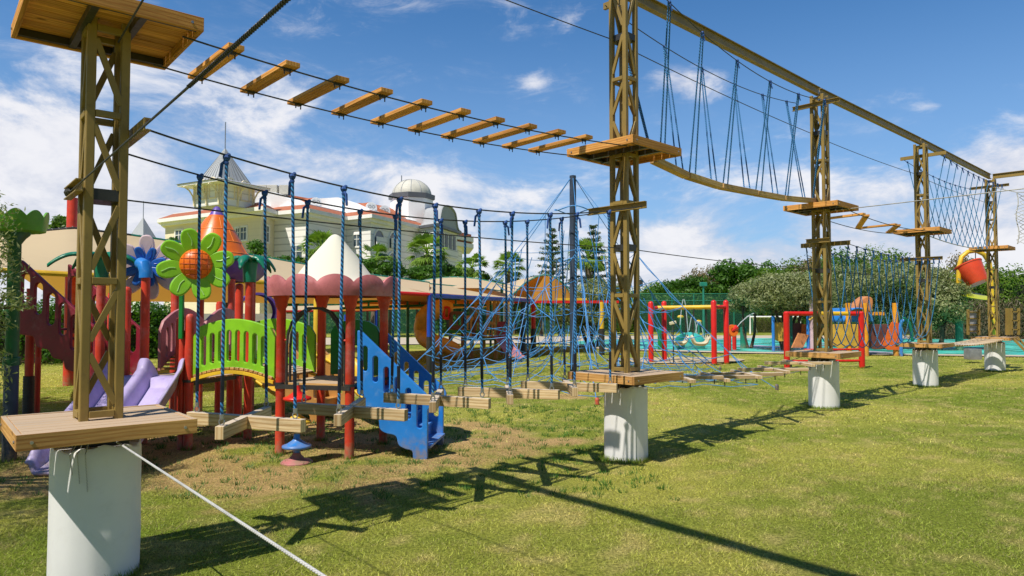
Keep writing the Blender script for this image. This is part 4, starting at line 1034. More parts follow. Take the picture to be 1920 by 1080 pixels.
back = [V(p.x*1.12, p.y+5.0, 1.95) for p in ridge]
c = G(137, 700); c = V((137-960)/1300*15.6, 15.6, 0)
root = empty('large_canopy', c, 'large beige shade canopy laced to green pipes behind the playground', 'shade canopy')
mid = [a.lerp(b, .5)+V(0, 0, -.06) for a, b in zip(front, ridge[:9])]
membrane('membrane', [front, ridge], CAN, root, bow=.07); membrane('membrane', [ridge, back], CAN, root, bow=.1)
lacing(root, ridge[3:], 46); lacing(root, ridge[:4], 20, DARKM)
MB().tube([p-V(0, 0, .05) for p in front[:7]], .045, 8).build('eave_beam', YELL, root, smooth=True)
MB().tube([p-V(0, 0, .05) for p in front[6:9]], .05, 8).build('eave_beam', REDB, root, smooth=True)
MB().lathe([(.11, 0), (.11, 4.15), (.10, 4.2)], V(c.x, c.y-.1, 0), 16, cap=True).build('mast', RED, root, smooth=True)
MB().lathe([(.16, 3.42), (.15, 3.46), (.12, 3.50)], V(c.x, c.y-.1, 0), 16).build('mast_collar', WROPE, root, smooth=True)
for i in (2, 4, 6): p = back[i]; MB().tube([V(p.x, p.y, 0), p], .05, 8).build('post', DARKM, root, smooth=True)
# right part: blue beam, hump
b0 = [P(805, 549, 18.9), P(900, 555, 22), P(1000, 560, 26.5)]; b1 = [P(700, 518, 22), P(800, 532, 24), P(900, 541, 26), P(965, 549, 29)]
root = empty('long_canopy', V(b0[0].x, b0[0].y, 0), 'low beige shade canopy along the blue beam right of the play tower', 'shade canopy')
membrane('membrane', [b0, b1], CAN, root, bow=.05)
b2 = [V(p.x*1.0, p.y+7, 2.1) for p in b1]; membrane('membrane', [b1, b2], CAN, root, bow=.05)
lacing(root, b1, 26)
MB().beam(b0[0]-V(0, 0, .08), b0[2]-V(0, 0, .08), .10, .12).build('blue_beam', BLUED, root, bevel=.02)
p = V(b0[0].x, b0[0].y, 0); MB().lathe([(.065, .95), (.065, 2.1)], p, 16).build('blue_post', BLUED, root, smooth=True); MB().lathe([(.075, 0), (.075, .97)], p, 16).build('black_wrap', DARKM, root, smooth=True)
p = V(b0[2].x-.4, b0[2].y-.4, 0); MB().lathe([(.1, 0), (.1, 2.1)], p, 16).build('dark_post', NAVY, root, smooth=True)
hump = [P(765+i*22, 533-13*math.sin(PI*i/8), 27) for i in range(9)]; humpb = [P(765+i*22, 540, 24.5) for i in range(9)]
root = empty('humped_canopy', V(hump[4].x, 27, 0), 'beige humped shade canopy with a curved green edge beyond the blue beam', 'shade canopy')
membrane('membrane', [humpb, hump], CAN, root, bow=0); lacing(root, hump, 12)
for q in (0, 8): p = hump[q]; MB().tube([V(p.x, p.y, 0), p], .06, 8).build('post', TEALD, root, smooth=True)
# ochre vault
arch = [P(948, 566, 27), P(965, 549, 27), P(985, 530, 27), P(1005, 519, 27), P(1022, 515, 27), P(1042, 520, 27), P(1062, 537, 27), P(1080, 566, 27)]
bk = [P(950+i*20, 567, 33) for i in range(8)]; lf = [P(850, 562, 28), P(862, 556, 29), P(900, 545, 30), P(940, 535, 31), P(975, 524, 32), P(1000, 520, 33), P(1040, 522, 33), P(1075, 560, 33)]
root = empty('vaulted_canopy', V(arch[4].x, 30, 0), 'vaulted canopy with glowing orange underside behind the spider net pole', 'shade canopy')
membrane('membrane', [arch, [a.lerp(b, .5)+V(0, 0, .05) for a, b in zip(arch, bk)], bk], CAN2, root)
membrane('membrane', [arch[:5], lf[:5]], CAN, root)
lacing(root, arch, 14)
MB().beam(P(960, 566, 26.8), P(1160, 566, 26.8), .1, .10).build('eave_beam', REDB, root); MB().beam(P(1040, 561, 27.2), P(1100, 561, 27.2), .08, .08).build('eave_beam', YELL, root)
for px, m_, lb in ((1000, REDB, 'post'), (1128, YELL, 'post')):
    c_ = V((px-960)/1300*26.8, 26.8, 0); o = MB().lathe([(.09, 1.0), (.09, 2.05)], c_, 12).build('post', m_, root, smooth=True); MB().lathe([(.11, 0), (.11, 1.02)], c_, 12).build('black_wrap', DARKM, root, smooth=True)
# far canopies under the big one
tr = [P(640, 568, 24), P(740, 562, 25), P(830, 560, 27), P(920, 563, 30)]; tb = [P(640, 578, 24), P(740, 574, 25), P(830, 572, 27), P(920, 572, 30)]; tl = [P(640, 583, 27), P(740, 580, 29), P(830, 579, 31), P(920, 575, 34)]
root = empty('truss_canopy', V(tr[1].x, tr[1].y, 0), 'ochre awning hung on a curved green truss behind the play tower roof', 'shade canopy')
MB().tube([interp(tr, i/12) for i in range(13)], .05, 6).build('truss_pipe', TEALD, root); MB().tube([interp(tb, i/12) for i in range(13)], .05, 6).build('truss_pipe', TEALD, root)
b = MB()
for i in range(13): b.tube([interp(tr, i/12), interp(tb, i/12)], .04, 5)
b.build('truss_struts', TEALD, root)
membrane('membrane', [tb, tl], CAN2, root)
membrane('membrane', [tr, [V(p.x, p.y+3, p.z-.15) for p in tr]], CAN, root)
for i in (0, 3): p = tb[i]; MB().tube([V(p.x, p.y, 0), p], .05, 6).build('post', TEALD, root)
root = empty('small_canopy', P(600, 600, 30), 'small flat beige canopy with red edge far behind the play tower', 'shade canopy')
q = [P(520, 584, 26), P(610, 583, 28), P(705, 582, 30)]; q2 = [P(540, 574, 30), P(620, 573, 32), P(690, 571, 34)]
membrane('membrane', [q, q2], CAN, root); MB().tube(q, .05, 6).build('edge_pipe', REDB, root)
for p in (q[0], q[2], P(648, 590, 28)): MB().tube([V(p.x, p.y, 0), V(p.x, p.y, p.z)], .07, 8).build('post', BLUED, root)

# ------------------------------------------------------------------ far play structure with spiral slide
def ppx(px, Y, z=0): return V((px-960)/1300*Y, Y, z)
FY = 24.5
root = empty('spiral_slide_structure', ppx(880, FY), 'far play structure with an ochre spiral tube slide and brown window panels', 'play tower')
pts = []
for i in range(15):
    t_ = i/14; a = R(60)+t_*R(250); c_ = ppx(825, FY); pts.append(c_+V(math.cos(a)*.55, math.sin(a)*.55*-1, 1.72-1.35*t_))
pts = [P(840, 583, FY), P(825, 578, FY-.2), P(808, 585, FY-.4), P(796, 598, FY-.3), P(793, 615, FY), P(797, 632, FY-.1), P(812, 643, FY-.5), P(832, 648, FY-.8), P(850, 655, FY-.8), P(864, 665, FY-.8)]
MB().tube([interp(pts, i/30) for i in range(31)], [.33 if i < 16 else .33-.10*(i-16)/14 for i in range(31)], 14).build('spiral_tube', paint('tube_orange', (.72, .36, .07), .4, .15, 3, .1), root, smooth=True, angle=60)
for px, Yo in ((826, 0), (845, 0), (868, .6), (885, 0), (907, 0), (930, 0), (868, 0), (948, .2)): MB().lathe([(.07, 0), (.07, 1.0)], ppx(px, FY+Yo), 10).build('leg', OCHRE, root, smooth=True)
for px in (892, 900, 915, 927, 934, 950): MB().lathe([(.06, 1.0), (.06, 2.05)], ppx(px, FY+.4), 10).build('roof_post', OCHRE, root, smooth=True)
MB().box(ppx(855, FY, .98), (1.1, 1.0, .10)).build('deck', GREEN, root); MB().box(ppx(905, FY, .72), (1.3, 1.0, .10)).build('deck', GREEN, root)
def panel(px0, px1, py0, py1, m_, holes, Y=FY-.45, name='panel'):
    w_ = (px1-px0)*Y/1300; h = (py1-py0)*Y/1300; o = P(px0, py1, Y)
    me = plate_mesh(rnd([(0, 0), (w_, 0), (w_, h), (0, h)], .12), [slot(w_*x, h*.2, h*.85, w_*hw) for x, hw in holes], .06, .01); place(me, plane_M(o, V(1, 0, 0)), name, m_, root)
panel(842, 872, 584, 618, BROWNP, [(.35, .22), (.65, .22)]); panel(868, 888, 592, 632, OCHRE, [(.3, .15), (.6, .15)]); panel(885, 905, 598, 634, BROWNP, [(.5, .4)])
panel(908, 930, 603, 638, OCHRE, [(.3, .12), (.55, .12), (.8, .12)]); panel(932, 952, 603, 632, CRIM, [])
panel(830, 845, 574, 600, REDB, [(.5, .35)])
chute('mauve_slide', 'faded mauve slide on the right end of the far play structure', [ppx(935, FY-.4, .82), ppx(945, FY-.8, .62), ppx(955, FY-1.1, .35), ppx(966, FY-1.4, .12), ppx(975, FY-1.5, .10)], .62, MAUVE)
# picnic bench
root = empty('picnic_bench', ppx(965, 27), 'dark red picnic bench beyond the far slide', 'bench')
MB().box(ppx(965, 27, .62), (1.3, .5, .05)).build('top', CRIM, root)
for s in (-.5, .5): MB().beam(ppx(965, 27)+V(s, -.2, 0), ppx(965, 27)+V(s, .1, .6), .06, .06).build('leg', CRIM, root)

# ------------------------------------------------------------------ swing set
root = empty('swing_set', ppx(1290, 22.3), 'red and yellow swing frame with two cream bucket seats', 'swing set')
fp = [ppx(1220, 22.6), ppx(1245, 23.2), ppx(1338, 21.7), ppx(1361, 22.1)]
ht = [1.97, 1.99, 1.99, 2.0]
for p, h in zip(fp, ht): MB().lathe([(.085, 0), (.085, h-.03), (.07, h), (.03, h+.03), (.001, h+.035)], p, 16).build('post', REDB, root, smooth=True)
lm, rm = fp[0].lerp(fp[1], .5), fp[2].lerp(fp[3], .5)
MB().tube([fp[0]+V(0, 0, 1.78), fp[1]+V(0, 0, 1.80)], .06, 10).build('end_bar', REDB, root, smooth=True); MB().tube([fp[2]+V(0, 0, 1.8), fp[3]+V(0, 0, 1.82)], .06, 10).build('end_bar', REDB, root, smooth=True)
MB().tube([lm+V(0, 0, 1.79), rm+V(0, 0, 1.81)], .068, 12).build('top_bar', YELL, root, smooth=True)
for px, Y, ln_ in ((1273, 22.5, 'cream bucket swing seat on the left of the swing frame'), (1312, 22.2, 'cream bucket swing seat on the right of the swing frame')):
    c_ = ppx(px, Y, 0); r2 = empty('bucket_swing', c_+V(0, 0, .62), ln_, 'swing', 'cream swing seats')
    CREAM = bpy.data.materials.get('cream_plastic') or paint('cream_plastic', (.66, .60, .42), .5, .1)
    def f(u, v):
        a = (u-.5)*2; q = (v-.5)*2; return c_+V(a*.27, q*.16, .60+.10*abs(a)**3+.22*max(0, abs(a)-.72)/.28*(1-abs(q)*.5)+.06*abs(q)**3)
    MB().grid(f, 16, 8).build('seat', CREAM, r2, smooth=True, thick=.06, angle=70)
    for sx in (-.24, .24):
        for sy in (-.1, .1): MB().tube([c_+V(sx, sy, .72), c_+V(sx*.8, sy*.3, 1.75)], .012, 5).build('chain', DARKM, r2)
ob = MB().lathe([(.10, 0), (.10, .95), (.07, 1.0), (.001, 1.02)], ppx(1237, 30), 14); ob.build('green_bollard', GREEN, smooth=True, label='dark green bollard by the pool behind the left swing posts', cat='bollard', loc=ppx(1237, 30))
root = empty('cream_rocker', ppx(1262, 21.5), 'small cream see-saw head beside the left swing', 'play equipment')
MB().beam(P(1255, 607, 22), P(1268, 604, 22), .08, .10).build('head', CREAM, root, bevel=.02); MB().tube([P(1262, 606, 22), ppx(1262, 22)], .02, 6).build('stem', DARKM, root)

# sand patch
m, t, out = nt('sand'); pos = N(t, 'NewGeometry').outputs['Position']; a = mixc(t, noise(t, pos, 9, 5), (.40, .31, .17), (.56, .46, .29)); b_ = N(t, 'BsdfPrincipled', {'Base Color': a, 'Roughness': .95}); t.links.new(b_.outputs[0], out.inputs[0]); SAND = m
def sheet(name, pts, z, m_): b = MB(); b.poly([V(p[0], p[1], z) for p in pts]); return b.build(name, m_, kind='structure', loc=(0, 0, 0))
cpt = ppx(1268, 23.6); sheet('sand_patch', [(cpt.x+math.cos(a)*2.3*(1+.1*math.sin(3*a)), cpt.y+math.sin(a)*1.5*(1+.15*math.sin(2*a))) for a in np.linspace(0, 2*PI, 40)[:-1]], .034, SAND)

# ------------------------------------------------------------------ splash pool, path
m, t, out = nt('pool_paint'); pos = N(t, 'NewGeometry').outputs['Position']
a = mixc(t, ramp(t, noise(t, pos, .5, 3), .4, .6), (.05, .50, .42), (.12, .62, .50)); a = mixc(t, ramp(t, noise(t, pos, .22, 2), .58, .6), a, (.42, .38, .50))
b_ = N(t, 'BsdfPrincipled', {'Base Color': a, 'Roughness': ramp(t, noise(t, pos, .8, 3), .4, .6, .12, .5)}); bp = N(t, 'Bump', {'Height': noise(t, pos, 6, 3), 'Strength': .1, 'Distance': .02}); t.links.new(bp.outputs[0], b_.inputs['Normal'])
t.links.new(b_.outputs[0], out.inputs[0]); POOL = m
m, t, out = nt('path_concrete'); pos = N(t, 'NewGeometry').outputs['Position']; a = mixc(t, noise(t, pos, 3, 6), (.44, .36, .26), (.60, .52, .40)); b_ = N(t, 'BsdfPrincipled', {'Base Color': a, 'Roughness': .9}); t.links.new(b_.outputs[0], out.inputs[0]); CONC = m
def g2(px, py): p = G(px, py); return (p.x, p.y)
sheet('path', [g2(-300, 650), g2(560, 648), g2(760, 647), g2(1030, 644), g2(1085, 637), g2(1500, 636), g2(2300, 636), g2(2300, 630), g2(1400, 630), g2(1040, 631), g2(760, 634), g2(-300, 636)], .040, CONC)
sheet('pool_rim', [g2(1045, 644), g2(1130, 656.5), g2(1370, 663.5), g2(1640, 667), g2(2100, 673), g2(2300, 640), g2(1500, 633), g2(1100, 636)], .044, CONC)
sheet('splash_pool', [g2(1058, 644), g2(1140, 654.5), g2(1375, 661), g2(1640, 664.5), g2(2090, 670), g2(2280, 641), g2(1500, 635), g2(1120, 638)], .050, POOL)

# water cannon, fountain figures, bollard, bucket
root = empty('water_cannon', ppx(1385, 29), 'red water cannon with a round wheel on two posts, spraying', 'water toy')
for px in (1366, 1376): MB().lathe([(.09, 0), (.09, 1.1)], ppx(px, 29 if px < 1370 else 30), 12).build('post', REDB, root, smooth=True)
MB().lathe([(.10, -.08), (.24, -.08), (.26, 0), (.24, .08), (.10, .08)], P(1373, 620, 29), 20, axis=V(.3, -1, .2)).build('wheel', ORANGE, root, smooth=True)
MB().tube([P(1368, 623, 29), P(1382, 613, 29)], [.07, .11], 10).build('nozzle', REDB, root, smooth=True)
m, t, out = nt('water_spray'); b_ = N(t, 'BsdfPrincipled', {'Base Color': (.8, .85, .9, 1), 'Roughness': .2, 'Alpha': .35}); t.links.new(b_.outputs[0], out.inputs[0]); SPRAY = m
b = MB()
for i in range(5): b.tube([P(1382+k*4+random.uniform(-.6, .6), 613-k*5.0+k*k*.22+random.uniform(-1, 1), 29) for k in range(9)], .012, 4)
b.build('water_jet', SPRAY, root, smooth=True)
root = empty('fountain_toy', ppx(1292, 31), 'turquoise splash fountain mound with arching water jets behind the swings', 'fountain')
MB().ball(ppx(1292, 31, .25), .62, 16, (1.2, .7, .85)).build('mound', paint('turquoise', (.05, .45, .42), .3, .15), root, smooth=True)
MB().tube([P(1285, 632, 31), P(1272, 638, 30.5), P(1268, 641, 30)], [.2, .16, .1], 10).build('snout', TEAL, root, smooth=True)
for px, h in ((1283, 560), (1300, 590), (1312, 602)):
    MB().tube([P(px-8+2*k, 635-(635-h)*math.sin(PI*min(1, (k+1)/9)), 31) for k in range(9)], .022, 5).build('water_jet', SPRAY, root, smooth=True)
for i, (px, py_) in enumerate(((1276, 594), (1310, 603))):
    r2 = empty('water_flower', ppx(px, 33), ['tall yellow headed water spout left of the fountain mound', 'shorter yellow headed water spout right of the fountain mound'][i], 'water toy')
    MB().tube([ppx(px, 33), P(px, py_+4, 33)], .04, 6).build('stem', TEALD, r2); MB().ball(P(px, py_, 33), .12, 10, (1.3, .5, .7)).build('head', YELL, r2, smooth=True)
def bollard(px, Y, h, m_, lb, r=.14): c_ = ppx(px, Y); MB().lathe([(r, 0), (r, h-.03), (r*.8, h), (.001, h)], c_, 14).build('bollard', m_, smooth=True, label=lb, cat='bollard', loc=c_)
bollard(1393, 31, 1.0, TEALD, 'short dark green bollard in the pool right of the water cannon'); bollard(1797, 29.5, 2.1, TEALD, 'tall green bollard in the pool under the tipping bucket', .15)
# tipping bucket
root = empty('tipping_bucket', ppx(1800, 30), 'red tipping bucket hung under a tall yellow hoop', 'water toy')
hp = [ppx(1797, 30, 0), P(1797, 530, 30), P(1798, 500, 30), P(1803, 482, 30), P(1815, 472, 30), P(1830, 470, 30), P(1845, 477, 30), P(1855, 492, 30), P(1858, 520, 30), ppx(1862, 30, 0)]
MB().tube(hp, .095, 12).build('hoop', YELL, root, smooth=True)
BKT = paint('red_bucket', (.72, .07, .025), .35, .12, 2, 0); ax = (V(-.28, .42, 1)).normalized(); bc_ = P(1824, 510, 29.9)-ax*.45
MB().lathe([(.001, 0), (.40, 0), (.42, .03), (.55, .86), (.58, .88), (.58, .93), (.53, .93), (.40, .05)], bc_-V(0, 0, .1), 32, axis=ax).build('bucket', BKT, root, smooth=True, angle=40)
MB().tube([P(1829, 472, 30), P(1829, 486, 30)], .02, 6).build('chain', DARKM, root)
MB().lathe([(.001, .02), (.7, .0), (.72, .02), (.001, .05)], P(1823, 554, 29.6), 24, axis=V(.1, -.3, 1)).build('splash_disc', paint('yellow_green', (.45, .50, .03), .4, .1), root, smooth=True)

# ------------------------------------------------------------------ red frame (third tower) and water play house
root = empty('red_frame', ppx(1543, 20.6), 'red tubular swing frame standing behind the third tower', 'frame')
rf = [ppx(1474, 20.2), ppx(1614, 20.4)]
for p in rf: MB().lathe([(.085, 0), (.085, 1.62), (.05, 1.66), (.001, 1.67)], p, 14).build('post', REDB, root, smooth=True)
MB().tube([rf[0]+V(0, 0, 1.60), rf[0].lerp(rf[1], .42)+V(0, 0, 1.60)], .065, 10).build('top_bar', REDB, root, smooth=True)
MB().tube([rf[0].lerp(rf[1], .42)+V(0, 0, 1.60), rf[0].lerp(rf[1], .84)+V(0, 0, 1.60)], .064, 10).build('top_bar', YELL, root, smooth=True)
MB().tube([rf[0].lerp(rf[1], .84)+V(0, 0, 1.60), rf[1]+V(0, 0, 1.60)], .065, 10).build('top_bar', REDB, root, smooth=True)
MB().tube([rf[0]+V(0, 0, .55), rf[0]+V(1.2, 3, .55)], .03, 8).build('low_bar', REDB, root); MB().tube([rf[0]+V(0, 0, .22), rf[1]+V(0, 0, .22)], .035, 8).build('low_bar', REDB, root); MB().tube([rf[1]+V(0, 0, .55), rf[0]+V(.5, 0, .55)], .03, 8).build('low_bar', REDB, root)
HY = 27.0
root = empty('water_play_house', ppx(1600, HY), 'colourful water play house with blue barrel roof, yellow panels and orange posts', 'play house')
for px in (1590, 1622, 1678): MB().lathe([(.10, 0), (.10, 2.0)], ppx(px, HY-.8), 12, cap=True).build('post', paint('amber_paint', (.80, .34, .02), .4, .1) if px == 1590 else bpy.data.materials['amber_paint'], root, smooth=True)
def pan(px0, px1, py0, py1, Y, m_, name='panel', hang=True):
    w_ = (px1-px0)*Y/1300; h = (py1-py0)*Y/1300; o = P(px0, py1, Y); pts = [(0, h), (0, .12)]
    nn_ = max(1, int(w_/.5))
    for i in range(nn_): x0, x1 = w_*i/nn_, w_*(i+1)/nn_; pts += [(x0+.06, .12), (x0+(x1-x0)*.3, 0), (x0+(x1-x0)*.6, 0), (x1-.06, .12)]
    pts += [(w_, .12), (w_, h)]; place(plate_mesh(rnd(pts, .05), [], .05, .008), plane_M(o, V(1, 0, 0)), name, m_, root)
pan(1562, 1620, 608, 653, HY-.9, paint('yellow_worn', (.62, .38, .05), .5, .2, 2, dirt_amt=.5)); pan(1624, 1668, 608, 655, HY-.5, BROWNP)
place(plate_mesh([(0, 0), (.42, 0), (.46, 1.0), (.18, 1.05), (-.25, .2)], [], .06), plane_M(P(1664, 656, HY-.9), V(1, 0, 0)), 'ramp', paint('hot_orange', (.75, .14, .02), .4, .15), root)
def bar(u, v): a = PI*(.05+.9*v); return P(1560, 608, HY+.2)+V(.55-math.cos(a)*.55, -1.0+2*u, math.sin(a)*.62)
MB().grid(bar, 8, 20).build('barrel_roof', BLUE, root, smooth=True, thick=.05)
place(plate_mesh(rnd([(0, 0), (.75, 0), (.82, .35), (.8, .55), (.55, .62), (.3, .45), (.1, .2)], .1), [], .5, .05), plane_M(P(1592, 585, HY-.4), V(1, 0, 0)), 'round_head', paint('peach', (.60, .24, .09), .5, .15), root)
MB().box(P(1600, 588, HY-.5), (2.3, .12, .12)).build('beam', bpy.data.materials['amber_paint'], root)
# left half of the play house
root = empty('low_play_house', ppx(1500, 29), 'yellow, brown and orange play panels on blue posts behind the olive stems', 'play house')
for px in (1449, 1471, 1514): MB().lathe([(.06, 0), (.06, 1.5)], ppx(px, 28.5), 12, cap=True).build('post', BLUE, root, smooth=True)
MB().lathe([(.11, 0), (.11, 2.2), (.16, 2.3)], ppx(1522, 28.5), 12, cap=True).build('white_post', PETALW, root, smooth=True)
MB().lathe([(.07, 0), (.07, 1.8)], ppx(1482, 29), 12, cap=True).build('green_post', TEALD, root, smooth=True)
pan(1448, 1480, 605, 640, 28.8, bpy.data.materials['yellow_worn']); pan(1484, 1506, 606, 645, 29.2, BROWNP); pan(1503, 1516, 608, 640, 29.0, bpy.data.materials['hot_orange'])
place(plate_mesh([(0, 0), (.5, 0), (.78, .52), (.32, .60)], [], .08), plane_M(P(1484, 652, 28.3), V(1, .2, 0)), 'sloping_panel', bpy.data.materials['peach'], root)
MB().tube([P(1517+14*i/6*2, 600-13*math.sin(PI*i/12), 28.4) for i in range(13)], .04, 6).build('yellow_hoop', YELL, root, smooth=True)
root = empty('blue_pipe_spout', ppx(1690, 26), 'bent blue pipe spout with ropes at the right end of the play house', 'water toy')
MB().tube([ppx(1688, 26), P(1688, 612, 26), P(1690, 604, 26), P(1694, 600, 26)], .06, 10).build('pipe', BLUE, root, smooth=True)
MB().tube([P(1694, 596, 26), P(1704, 604, 26), P(1709, 622, 26), P(1711, 640, 26)], .06, 8).build('hose', TEAL, root, smooth=True)

# ------------------------------------------------------------------ ladders at the last tower
T5 = TW[4]
def ladder(p, q, w_, n, label, name='ladder', side=None, pad=False):
    p, q = Vector(p), Vector(q); s = side; root = empty(name, V(p.x, p.y, min(p.z, q.z)), label, 'ladder')
    for k in (-1, 1): MB().beam(p+s*k*w_/2, q+s*k*w_/2, .05, .06).build('rail', BRONZE, root, bevel=.004)
    for i in range(n): c_ = p.lerp(q, (i+.6)/n); MB().beam(c_-s*w_/2, c_+s*w_/2, .05, .03).build('rung', BRONZE, root)
    if pad: d = (q-p).normalized(); nn_ = d.cross(s).normalized(); MB().beam(p+d*.05+nn_*.03, q-d*.05+nn_*.03, w_-.1, .02, up=nn_).build('grey_panel', paint('grey_panel', (.30, .30, .32), .6, .2), root)
a = T5-E1[4]*.42+V(0, 0, .97)
ladder(P(1825, 628, 19.4), P(1825, 580, 19.4), .30, 4, 'upright ladder with grey panel on the left edge of the farthest platform', side=V(1, 0, 0), pad=True)
ladder(P(1889, 628, 18.9), P(1889, 578, 18.9), .03, 1, 'single upright rail on the right side of the farthest platform', name='rail_post', side=V(.7, -.7, 0))
ladder(P(1903, 628, 19.3), P(1903, 578, 19.3), .20, 3, 'narrow upright ladder above the right side of the farthest platform', side=V(1, 0, 0))
ladder(V(14.35, 18.55, 0), V(13.85, 19.15, .95), .45, 4, 'sloping ladder from the lawn up to the farthest platform', side=V(.76, .64, 0))
MB().box(P(1824, 664, 22.5), (.38, .32, .34)).build('grey_box', paint('grey_paint', (.25, .26, .27), .5, .2), label='small grey utility box on the lawn under the plank walkway', cat='box')
# ------------------------------------------------------------------ hotel
def siding(name, c, step=.35, amt=.8):
    m, t, out = nt(name); pos = N(t, 'NewGeometry').outputs['Position']; z = N(t, 'SeparateXYZ', {0: pos}).outputs[2]
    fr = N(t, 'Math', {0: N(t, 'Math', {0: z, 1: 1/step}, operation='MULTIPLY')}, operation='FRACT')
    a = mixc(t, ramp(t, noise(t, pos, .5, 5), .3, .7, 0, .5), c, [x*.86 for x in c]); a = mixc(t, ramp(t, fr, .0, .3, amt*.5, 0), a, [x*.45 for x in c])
    b = N(t, 'BsdfPrincipled', {'Base Color': a, 'Roughness': .8}); t.links.new(b.outputs[0], out.inputs[0]); return m
SIDE_C = siding('cream_siding', (.95, .92, .87), .6, 1.5); SIDE_W = siding('white_siding', (.95, .93, .90), .6, 1.2); YWALL = siding('yellow_wall', (.93, .81, .57), .6, .2)
WHITE = paint('white_plaster', (.93, .93, .93), .7, .03, .4, 0, (.7, .66, .6), .15, bsc=2); TRIM = paint('eave_cream', (.94, .92, .87), .6, .06, .6, 0, dirt_amt=.1)
ZINC = siding('zinc_roof', (.42, .44, .46), 50, 0); ZINCD = paint('zinc_dark', (.12, .13, .15), .5, .1, 1, 0)
m, t, out = nt('red_tiles'); pos = N(t, 'NewGeometry').outputs['Position']; w1 = N(t, 'TexWave', {'Vector': pos, 'Scale': 2.2, 'Distortion': .4}).outputs[1]
a = mixc(t, w1, (.30, .075, .03), (.52, .17, .075)); a = mixc(t, noise(t, pos, 2, 4), a, (.42, .14, .07)); b_ = N(t, 'BsdfPrincipled', {'Base Color': a, 'Roughness': .8}); t.links.new(b_.outputs[0], out.inputs[0]); TILE = m
m, t, out = nt('window_glass'); pos = N(t, 'NewGeometry').outputs['Position']; b_ = N(t, 'BsdfPrincipled', {'Base Color': mixc(t, noise(t, pos, 1.5, 2), (.03, .05, .07), (.14, .19, .22)), 'Roughness': .12}); t.links.new(b_.outputs[0], out.inputs[0]); GLASS = m
H = empty('hotel_building', V(-17, 64, 0), 'large cream hotel with red tile eaves, white gables, spired corner tower and pale dome', 'hotel')
EV = [(-34.6, 67.3), (-21.3, 59), (-21.05, 61.9), (-17.7, 60.3), (-15.6, 65.4), (-12.9, 63.6), (-10.05, 71), (-7.5, 77), (-14, 92), (-40, 84)]
def inset(pts, d):
    out = []; n = len(pts)
    for i in range(n):
        a, b, c = Vector(pts[i-1]), Vector(pts[i]), Vector(pts[(i+1) % n]); e1 = (b-a).normalized(); e2 = (c-b).normalized(); n1 = Vector((-e1.y, e1.x)); n2 = Vector((-e2.y, e2.x))
        k = n1+n2; k = k/max(.5, k.dot(n1)) if k.length > .01 else n1; out.append(tuple(b+k*d))
    return out
WL = inset(EV, .70); ZE = 10.5
wm = {0: YWALL, 1: YWALL, 2: SIDE_C, 3: SIDE_C, 4: SIDE_C, 5: SIDE_W}
for i in range(len(WL)):
    a, b_ = WL[i], WL[(i+1) % len(WL)]; b = MB(); b.v += [V(*a, 0), V(*b_, 0), V(*b_, ZE-.3), V(*a, ZE-.3)]; b.face((0, 1, 2, 3)); b.build('wall', wm.get(i, SIDE_C), H)
MB().prism([V(*p, 0) for p in inset(EV, .35)], ZE-.35, ZE-.05).build('soffit', TRIM, H)
MB().prism([V(*p, 0) for p in EV], ZE-.045, ZE+.30).build('eave', TRIM, H)
def ring(p0, z0, p1, z1, name, m_):
    b = MB(); n = len(p0)
    for i in range(n): j = (i+1) % n; k = len(b.v); b.v += [V(*p0[i], z0), V(*p0[j], z0), V(*p1[j], z1), V(*p1[i], z1)]; b.face((k, k+1, k+2, k+3))
    b.build(name, m_, H)
ring(inset(EV, .02), ZE+.305, inset(EV, 1.3), ZE+.92, 'tile_skirt', TILE)
MB().prism([V(*p, 0) for p in inset(EV, 1.35)], ZE+.5, ZE+1.0).build('attic', WHITE, H)
def wallpt(px, py, A, B, off=0):
    r = ray(px, py); A = V(*A, 0); B = V(*B, 0); d = (B-A).normalized(); n = V(d.y, -d.x, 0); o = V(0, 0, CAMZ); s = (A-o).dot(n)/r.dot(n); return o+r*s+n*off, d, n
def opening(i, px0, px1, py0, py1, arch=False, rail=False, fr=True, seg=None):
    A, B = seg or (WL[i], WL[(i+1) % len(WL)]); p0, d, n = wallpt(px0, py1, A, B); p1, _, _ = wallpt(px1, py0, A, B); w_ = (V(p1.x, p1.y, 0)-V(p0.x, p0.y, 0)).length; h = p1.z-p0.z; M = plane_M(p0+n*.02, d)
    def shape(g):
        if not arch: return [(-g, -g), (w_+g, -g), (w_+g, h+g), (-g, h+g)]
        pts = [(-g, -g), (w_+g, -g), (w_+g, h*.5)]
        for k in range(1, 6): t_ = k/6; pts.append((w_+g-(w_/2+g)*t_**1.5, h*.5+(h*.5+g)*math.sin(t_*PI/2)))
        pts.append((w_/2, h+g*1.3))
        for k in range(5, 0, -1): t_ = k/6; pts.append((-g+(w_/2+g)*t_**1.5, h*.5+(h*.5+g)*math.sin(t_*PI/2)))
        return pts+[(-g, h*.5)]
    if fr: o = place(plate_mesh(shape(.16), [shape(.0)], .16, .01), M, 'window_frame', TRIM, H)
    o = place(plate_mesh(shape(-.01), [], .04, .001), M, 'window', GLASS, H)
    if not arch:
        b = MB(); c_ = p0+d*(w_/2)+n*.05; b.beam(c_, c_+V(0, 0, h), .06, .05, up=n); c_ = p0+n*.051+V(0, 0, h*.62); b.beam(c_, c_+d*w_, .06, .05, up=n); b.build('glazing_bar', TRIM, o)
    if rail: b = MB(); b.beam(p0+n*.3+V(0, 0, .5), p0+n*.3+d*w_+V(0, 0, .5), .08, 1.0); b.build('balcony', SIDE_W, H)
for i, x0, x1, y0, y1 in ((0, 443, 450, 428, 450), (0, 452, 463, 426, 450), (1, 495, 503, 425, 452), (0, 330, 342, 432, 455)): opening(i, x0, x1, y0, y1)
